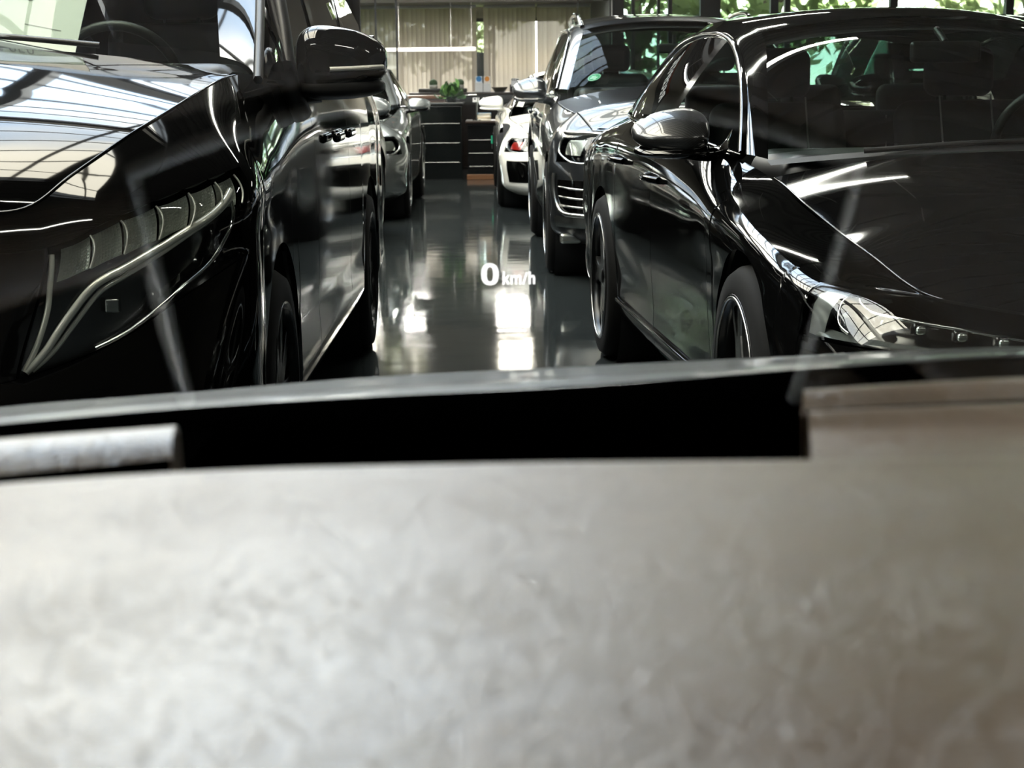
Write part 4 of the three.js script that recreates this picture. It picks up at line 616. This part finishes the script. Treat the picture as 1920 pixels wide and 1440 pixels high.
  // roof, screen pillars and door shoulders that shade the dashboard
  obj('roof', [rbox(1.5, 0.07, 1.7, 0.03).translate(0.35, 1.58, 0.82), rbox(1.46, 0.03, 0.2, 0.012).translate(0.35, 1.545, 0.0)], M.seatGrey, t);
  for (const [x0, x1] of [[-0.62, -0.42], [1.36, 1.12]]) obj('screen_pillar', tube([[x0, 0.9, -0.95], [x0 * 0.9 + x1 * 0.1, 1.1, -0.6], [x1, 1.52, 0.0]], 0.035, 20, 8), M.seatGrey, t);
  obj('door_panel', rbox(0.08, 0.65, 2.0, 0.03).translate(-0.62, 0.66, 0.1), M.seatGrey, t); obj('door_panel', rbox(0.08, 0.65, 2.0, 0.03).translate(1.36, 0.66, 0.1), M.seatGrey, t);
  obj('cabin_floor', box(-0.62, 1.36, 0.26, 0.32, -1.0, 1.6), M.liner, t); obj('cabin_rear', box(-0.62, 1.36, 0.3, 1.5, 1.58, 1.62), M.seatGrey, t);
}
// projected speed, floating where the projector places it ahead of the car
const font = await new FontLoader().loadAsync('fonts/droid/droid_sans_regular.typeface.json');
const fontB = await new FontLoader().loadAsync('fonts/droid/droid_sans_bold.typeface.json');
{
  const hud = thing('speed_display', 'glowing white speed reading 0 km/h projected ahead of the bonnet', 'display', [-0.041, 0.9295, -2.5]);
  hud.rotation.z = -0.006;
  const glow = std('#ffffff', 0.6, 0, { emissive: new THREE.Color(1, 0.93, 0.94), emissiveIntensity: 0.32 });
  const tg = (s, f, size) => { const g = new TextGeometry(s, { font: f, size, depth: 0.0006, curveSegments: 8 }); g.computeBoundingBox(); return g; };
  const g0 = tg('0', fontB, 0.0305); g0.translate(-g0.boundingBox.min.x, -g0.boundingBox.min.y, 0); g0.scale(0.024 / (g0.boundingBox.max.x - g0.boundingBox.min.x), 0.0302 / (g0.boundingBox.max.y - g0.boundingBox.min.y), 1);
  obj('digit', g0, glow, hud);
  const g1 = tg('km/h', fontB, 0.0165); g1.translate(-g1.boundingBox.min.x, -g1.boundingBox.min.y, 0); g1.scale(0.0445 / (g1.boundingBox.max.x - g1.boundingBox.min.x), 0.0172 / (g1.boundingBox.max.y - g1.boundingBox.min.y), 1); g1.translate(0.0298, 0.0012, 0);
  obj('unit_text', g1, glow, hud);
}
// ---------------------------------------------------------------- office at the back
{ // vertical blinds: three curtains of slats on head rails, slits of window between them
  const slatM = [std('#b8ab9f', 0.85, 0, { transmission: 0.25, thickness: 0 }), std('#b1a498', 0.85, 0, { transmission: 0.25, thickness: 0 }), std('#beb1a5', 0.85, 0, { transmission: 0.25, thickness: 0 })];
  const shape = (() => { const g = new THREE.CylinderGeometry(0.09, 0.09, 1, 4, 1, true, -0.44, 0.88); return g.translate(0, 0, -0.085); })();
  const runs = [[-3.3, -0.52, 'pleated beige vertical blind beside the slit, left of the bowl on the counter'], [-0.4, 0.44, 'beige vertical blind hanging behind the white sports car'], [0.465, 1.33, 'beige vertical blind behind the roof of the slate grey SUV']];
  for (const [a, b, label] of runs) {
    const t = thing('vertical_blind', label, 'blind', [0, 0.55, -30], 0, 'vertical blinds in the office');
    obj('head_rail', rbox(b - a, 0.05, 0.06, 0.01).translate((a + b) / 2, 1.71, 0), lampBody, t);
    const n = Math.round((b - a) / 0.076); for (let k = 0; k < n; k++) { const m = obj('slat', shape, slatM[Math.floor(rnd() * 3)], t); m.scale.set(1.12, 1.66, 0.6); m.position.set(a + (k + 0.5) * (b - a) / n, 0.85, 0); m.rotation.y = 0.32; }
  }
  // dark lower window board seen in the slits
  const d = thing('window_board', 'dark grey board closing the lower part of the slit between two blinds', 'board', [-0.46, 0.0, -30.5]); obj('board', rbox(0.3, 1.53, 0.03, 0.01).translate(0, 0.765, 0), std('#39424a', 0.6), d); obj('edge', rbox(0.02, 1.53, 0.04, 0.005).translate(0.15, 0.765, 0), lampBody, d);
}
{ // pendant strip lamp
  const t = thing('pendant_lamp', 'long white strip lamp hanging level in front of the beige blinds', 'lamp', [-1.2, 1.545, -27]);
  obj('strip', rbox(1.42, 0.055, 0.06, 0.012), std('#efe6d8', 0.5, 0, { emissive: new THREE.Color(1, 0.92, 0.82), emissiveIntensity: 0.13 }), t); obj('end_cap', [rbox(0.02, 0.06, 0.066, 0.006).translate(-0.71, 0, 0), rbox(0.02, 0.06, 0.066, 0.006).translate(0.71, 0, 0)], lampBody, t);
  for (const x of [0.36, 0.66, -0.4]) obj('cable', cyl([x, 0.02, 0], [x, 0.74, 0], 0.003, 0.003, 6), lampBody, t);
  const l = new THREE.RectAreaLight(new THREE.Color(1, 0.92, 0.82), 1.2, 1.4, 0.05); l.position.set(-1.2, 1.512, -27); l.lookAt(-1.2, 0, -27); scene.add(l);
}
{ // glass screens with black edges
  for (const [x0, x1, z, label] of [[-2.9, -1.6, -22.2, 'tall clear glass screen with a thin black edge behind the silver coupe'], [-1.57, -1.34, -22, 'narrow clear glass screen with black edges before the blinds'], [0.9, 1.3, -23.8, 'narrow clear glass screen with black edges behind the slate grey SUV']]) {
    const t = thing('glass_screen', label, 'screen', [0, 0, z]); obj('pane', box(x0, x1, 0.05, 2.27, -0.005, 0.005), M.clear, t); obj('edge', box(x1, x1 + 0.022, 0.02, 2.28, -0.015, 0.015), roomM.steel, t); obj('edge', box(x0 - 0.01, x0, 0.02, 2.28, -0.015, 0.015), roomM.steel, t); obj('foot', box(x0 - 0.01, x1 + 0.022, 0, 0.05, -0.02, 0.02), roomM.steel, t);
  }
}
{ // dark glossy counter with drawers, the lower desk, the tall shelf unit behind
  const c = thing('counter', 'dark glossy front counter carrying the leafy plant', 'counter', [-0.97, 0, -20.9]);
  obj('body', rbox(0.76, 0.84, 0.5, 0.01).translate(0.05, 0.42, -0.25), std('#0d0f0f', 0.12), c); obj('top', rbox(0.8, 0.035, 0.54, 0.01).translate(0.05, 0.86, -0.25), std('#1b1d1d', 0.1), c);
  for (const y of [0.2, 0.42, 0.64]) obj('drawer_line', rbox(0.7, 0.006, 0.01, 0.002).translate(0.05, y, 0.004), M.satin, c);
  const d = thing('desk', 'low espresso brown desk with drawers beside the glossy counter', 'desk', [-0.19, 0, -20.9]);
  obj('desk_top', rbox(0.62, 0.03, 0.6, 0.008).translate(0, 0.655, -0.25), roomM.brown, d); obj('side_panel', rbox(0.03, 0.64, 0.55, 0.006).translate(0.21, 0.32, -0.25), roomM.brown, d); obj('drawer_unit', rbox(0.34, 0.62, 0.5, 0.008).translate(-0.12, 0.32, -0.25), std('#0c0c0c', 0.15), d);
  for (const y of [0.15, 0.3, 0.45]) obj('drawer_line', rbox(0.3, 0.006, 0.01, 0.002).translate(-0.12, y, 0.004), M.satin, d);
  obj('kick_plate', rbox(0.6, 0.06, 0.02, 0.004).translate(0, 0.03, 0.0), std('#5a3a20', 0.4), d);
  const s = thing('shelf_unit', 'tall espresso brown shelf unit topped with brochures and a bowl', 'shelf', [-0.6, 0, -23.5]);
  obj('body', rbox(1.9, 0.93, 0.4, 0.01).translate(0.3, 0.465, -0.2), roomM.espresso, s); obj('shelf_top', rbox(1.96, 0.03, 0.44, 0.008).translate(0.3, 0.945, -0.2), roomM.brown, s); obj('back_board', rbox(0.62, 0.05, 0.3, 0.01).translate(-0.25, 0.985, -0.2), roomM.espresso, s);
  const w = thing('sideboard', 'reddish brown wooden sideboard left of the leafy plant', 'cabinet', [-1.3, 0, -22.3]);
  obj('body', rbox(0.85, 0.9, 0.4, 0.01).translate(0.1, 0.45, -0.2), std('#3b241a', 0.35), w); obj('top', rbox(0.9, 0.04, 0.44, 0.008).translate(0.1, 0.92, -0.2), std('#6b4a36', 0.35), w); obj('door', rbox(0.38, 0.5, 0.02, 0.006).translate(-0.1, 0.55, 0.005), std('#4a2c1e', 0.35), w); obj('door', rbox(0.38, 0.5, 0.02, 0.006).translate(0.3, 0.55, 0.005), std('#4a2c1e', 0.35), w);
}
{ // leafy plant
  const t = thing('potted_plant', 'bushy broad-leaved green plant on the dark counter', 'plant', [-0.66, 0.8775, -21.1]);
  obj('pot', new THREE.LatheGeometry([[0.001, 0], [0.05, 0], [0.07, 0.06], [0.064, 0.07], [0.05, 0.06], [0.001, 0.06]].map(p => new THREE.Vector2(...p)), 24), std('#1a1c1a', 0.5), t);
  const lm = [std('#40633a', 0.45, 0, { side: THREE.DoubleSide }), std('#5f8548', 0.45, 0, { side: THREE.DoubleSide }), std('#26421f', 0.45, 0, { side: THREE.DoubleSide })];
  const leaf = (() => { const pos = [], ix = []; for (let i = 0; i <= 8; i++) for (let j = -2; j <= 2; j++) { const k = i / 8, w = 0.052 * Math.pow(Math.sin(Math.PI * (0.06 + 0.94 * k)), 0.7); pos.push(w * j / 2, 0.14 * k - 0.02 * k * k, 0.03 * Math.sin(k * 2.5) + 0.008 * Math.abs(j)); } for (let i = 0; i < 8; i++) for (let j = 0; j < 4; j++) { const a = i * 5 + j; ix.push(a, a + 1, a + 5, a + 1, a + 6, a + 5); } const g = new THREE.BufferGeometry(); g.setAttribute('position', new THREE.Float32BufferAttribute(pos, 3)); g.setIndex(ix); g.computeVertexNormals(); return g; })();
  for (let k = 0; k < 46; k++) { const a = rnd() * 6.283, r = rnd(), m = obj('leaf', leaf, lm[k % 3], t); m.position.set(Math.cos(a) * 0.07 * r, 0.05 + 0.1 * (1 - r) * rnd(), Math.sin(a) * 0.06 * r); m.rotation.set(0.1 + 1.15 * r * r, a, 0, 'YXZ'); m.rotation.y = Math.PI / 2 - a; const s = 0.75 + 0.5 * rnd(); m.scale.set(s, s, s); }
  const cact = std('#4c5f45', 0.8);
  for (const [x, label] of [[-0.97, 'small round cactus in a white pot left of the leafy plant'], [-0.63, 'small round cactus in a white pot right of the leafy plant']]) { const c = thing('potted_cactus', label, 'plant', [x, 1.01, -23.65], 0, 'cactus pots on the shelf unit'); obj('pot', new THREE.LatheGeometry([[0.001, 0], [0.05, 0], [0.056, 0.045], [0.05, 0.045], [0.001, 0.04]].map(p => new THREE.Vector2(...p)), 24), std('#d8d4ca', 0.5), c); obj('cactus', blob(0.1, 0.1, 0.1, 2, 16, p => { const a = Math.atan2(p[2], p[0]), k = 1 + 0.07 * Math.cos(a * 12); return [p[0] * k, p[1] + 0.07, p[2] * k]; }), cact, c); }
}
{ // things on the furniture
  const paper = std('#ddd9d4', 0.7), b1 = thing('brochure_holder', 'clear brochure holder with a blue printed leaflet on the shelf unit', 'brochures', [-0.385, 0.961, -23.6]); obj('holder', rbox(0.1, 0.12, 0.05, 0.006).translate(0, 0.06, 0), paper, b1); obj('leaflet', rbox(0.085, 0.19, 0.004, 0.001).translate(0, 0.105, -0.028), std('#cfd6dc', 0.6), b1); obj('print', new THREE.CircleGeometry(0.035, 24).translate(0, 0.165, -0.0255), std('#3f7fb4', 0.6), b1);
  const b2 = thing('brochure_holder', 'clear brochure holder with an orange printed leaflet on the shelf unit', 'brochures', [-0.28, 0.961, -23.6]); obj('holder', rbox(0.1, 0.11, 0.05, 0.006).translate(0, 0.055, 0), paper, b2); obj('leaflet', rbox(0.085, 0.19, 0.004, 0.001).translate(0, 0.105, -0.028), std('#e6dccf', 0.6), b2); obj('print', new THREE.CircleGeometry(0.032, 24).translate(0, 0.165, -0.0255), std('#d88a3a', 0.6), b2);
  const bw = thing('bowl', 'shallow brown metal bowl beside the brochures', 'bowl', [-0.12, 0.96, -23.62]); obj('dish', new THREE.LatheGeometry([[0.001, 0.004], [0.06, 0], [0.1, 0.05], [0.108, 0.062], [0.102, 0.06], [0.058, 0.01], [0.001, 0.01]].map(p => new THREE.Vector2(...p)), 32), std('#5c5142', 0.35, 0.6), bw);
  const bx = thing('card_box', 'black open box with white cards beside the bowl', 'box', [0.12, 0.96, -23.62]); obj('case', [box(-0.11, 0.11, 0, 0.01, -0.06, 0.06), box(-0.11, 0.11, 0, 0.07, 0.05, 0.06), box(-0.11, 0.11, 0, 0.09, -0.06, -0.05), box(-0.11, -0.1, 0, 0.08, -0.06, 0.06), box(0.1, 0.11, 0, 0.08, -0.06, 0.06)], std('#15110f', 0.5), bx);
  obj('card', rbox(0.1, 0.15, 0.004, 0.001).translate(-0.04, 0.095, -0.02), paper, bx); { const g = new TextGeometry('L.L.M', { font: fontB, size: 0.026, depth: 0.001, curveSegments: 3 }); obj('print', g.translate(-0.087, 0.14, -0.017), std('#222222', 0.7), bx); }
  const cup = thing('pen_cup', 'pink square cup on the wooden sideboard', 'cup', [-1.4, 0.94, -22.4]); obj('cup', [box(-0.035, 0.035, 0, 0.008, -0.035, 0.035), box(-0.035, -0.03, 0, 0.1, -0.035, 0.035), box(0.03, 0.035, 0, 0.1, -0.035, 0.035), box(-0.035, 0.035, 0, 0.1, 0.03, 0.035), box(-0.035, 0.035, 0, 0.1, -0.035, -0.03)], std('#c8615c', 0.5), cup); obj('pen', [cyl([0, 0.01, 0], [0.02, 0.13, 0.01], 0.005, 0.005, 8), cyl([0.01, 0.01, 0.01], [-0.02, 0.12, 0], 0.005, 0.005, 8)], M.plastic, cup);
  const bk = [['#4f7f9c', 0.02], ['#c7a25c', 0.035], ['#bfb199', 0.03]]; let y = 0.67; bk.reverse().forEach(([c, h], k) => { const b = thing('book', ['thick cream book at the bottom of the stack on the low desk', 'yellow book in the middle of the stack on the low desk', 'thin blue book on top of the stack on the low desk'][k], 'book', [-0.285, y, -21.0], [0.05, -0.1, 0.12][k]); obj('cover', [box(-0.075, 0.075, 0, 0.003, -0.05, 0.05), box(-0.075, 0.075, h - 0.003, h, -0.05, 0.05), box(-0.075, -0.072, 0, h, -0.05, 0.05)], std(c, 0.6), b); obj('pages', box(-0.071, 0.072, 0.003, h - 0.003, -0.047, 0.047), std('#d9d2c2', 0.8), b); y += h; });
  const lp = thing('desk_lamp', 'slim chrome frame lamp on the low desk', 'lamp', [-0.4, 0.67, -20.95]); obj('stand', tube([[0.03, 0.006, 0], [0.035, 0.15, 0], [0.04, 0.285, 0], [0.0, 0.29, 0], [-0.06, 0.29, 0]], 0.006, 30, 8), M.chrome, lp); obj('base', new THREE.CylinderGeometry(0.05, 0.05, 0.012, 28).translate(0.03, 0.006, 0), M.chrome, lp); obj('head', rbox(0.06, 0.012, 0.02, 0.005).translate(-0.07, 0.285, 0), M.satin, lp);
  const cd = thing('card', 'small white printed card standing on the low desk', 'card', [-0.38, 0.67, -21.12]); obj('sheet', rbox(0.075, 0.05, 0.003, 0.001).translate(0, 0.23, 0), paper, cd); obj('stem', cyl([0, 0, 0], [0, 0.21, 0], 0.004, 0.004, 8), M.satin, cd); obj('print', box(-0.025, 0.0, 0.232, 0.25, 0.0016, 0.0022), std('#30343a', 0.6), cd);
  const gr = thing('screwdriver', 'green handled tool hanging at the desk side', 'tool', [-0.2, 0.38, -20.87]); obj('handle', cyl([0, 0.03, 0], [0, 0.12, 0], 0.011, 0.009, 12), std('#1f8f6c', 0.4), gr); obj('blade', cyl([0, -0.03, 0], [0, 0.03, 0], 0.004, 0.004, 8), M.chrome, gr);
}
// price sheet inside the people carrier
{
  const sh = thing('price_sheet', 'white price sheet in a grey holder standing behind the people carrier windscreen', 'sign', [-1.36, 1.3, -5.06], 0.12);
  sh.rotation.x = -0.35; sh.rotation.z = -0.17;
  obj('sheet', rbox(0.34, 0.3, 0.004, 0.001).translate(0, 0.165, 0), std('#f1f0ea', 0.6), sh); obj('holder', rbox(0.35, 0.022, 0.02, 0.006), std('#8d9296', 0.4), sh);
  const g = new TextGeometry('36.950', { font, size: 0.034, depth: 0.0008, curveSegments: 4 }); obj('price', g.translate(-0.11, 0.14, 0.0022), std('#8e8e8a', 0.7), sh);
  obj('print', [box(-0.04, 0.12, 0.225, 0.229, 0.0022, 0.0028), box(-0.02, 0.13, 0.24, 0.243, 0.0022, 0.0028), box(0.02, 0.12, 0.07, 0.073, 0.0022, 0.0028)], std('#a5a5a0', 0.7), sh);
}
// reception sign on the upper back wall
{
  const t = thing('reception_sign', 'dark sign board with white letters on the upper back wall', 'sign', [-1.5, 3.5, -23.99]);
  obj('board', rbox(2.6, 0.95, 0.03, 0.01).translate(0, 0, 0.016), std('#141312', 0.6), t);
  let x = -1.15; for (const ch of 'RECEPTIE') { const g = new TextGeometry(ch, { font: fontB, size: 0.34, depth: 0.02, curveSegments: 4 }); g.computeBoundingBox(); const w = g.boundingBox.max.x - g.boundingBox.min.x; obj('letter', g.translate(x - g.boundingBox.min.x, -0.1, 0.032), std('#efeee8', 0.5, 0, { emissive: new THREE.Color(1, 1, 0.95), emissiveIntensity: 0.2 }), t); x += w + 0.05; }
  obj('stripe', rbox(2.6, 0.16, 0.012, 0.004).translate(0, 0.38, 0.034), std('#9a5136', 0.5), t);
}
renderer.render(scene, camera);
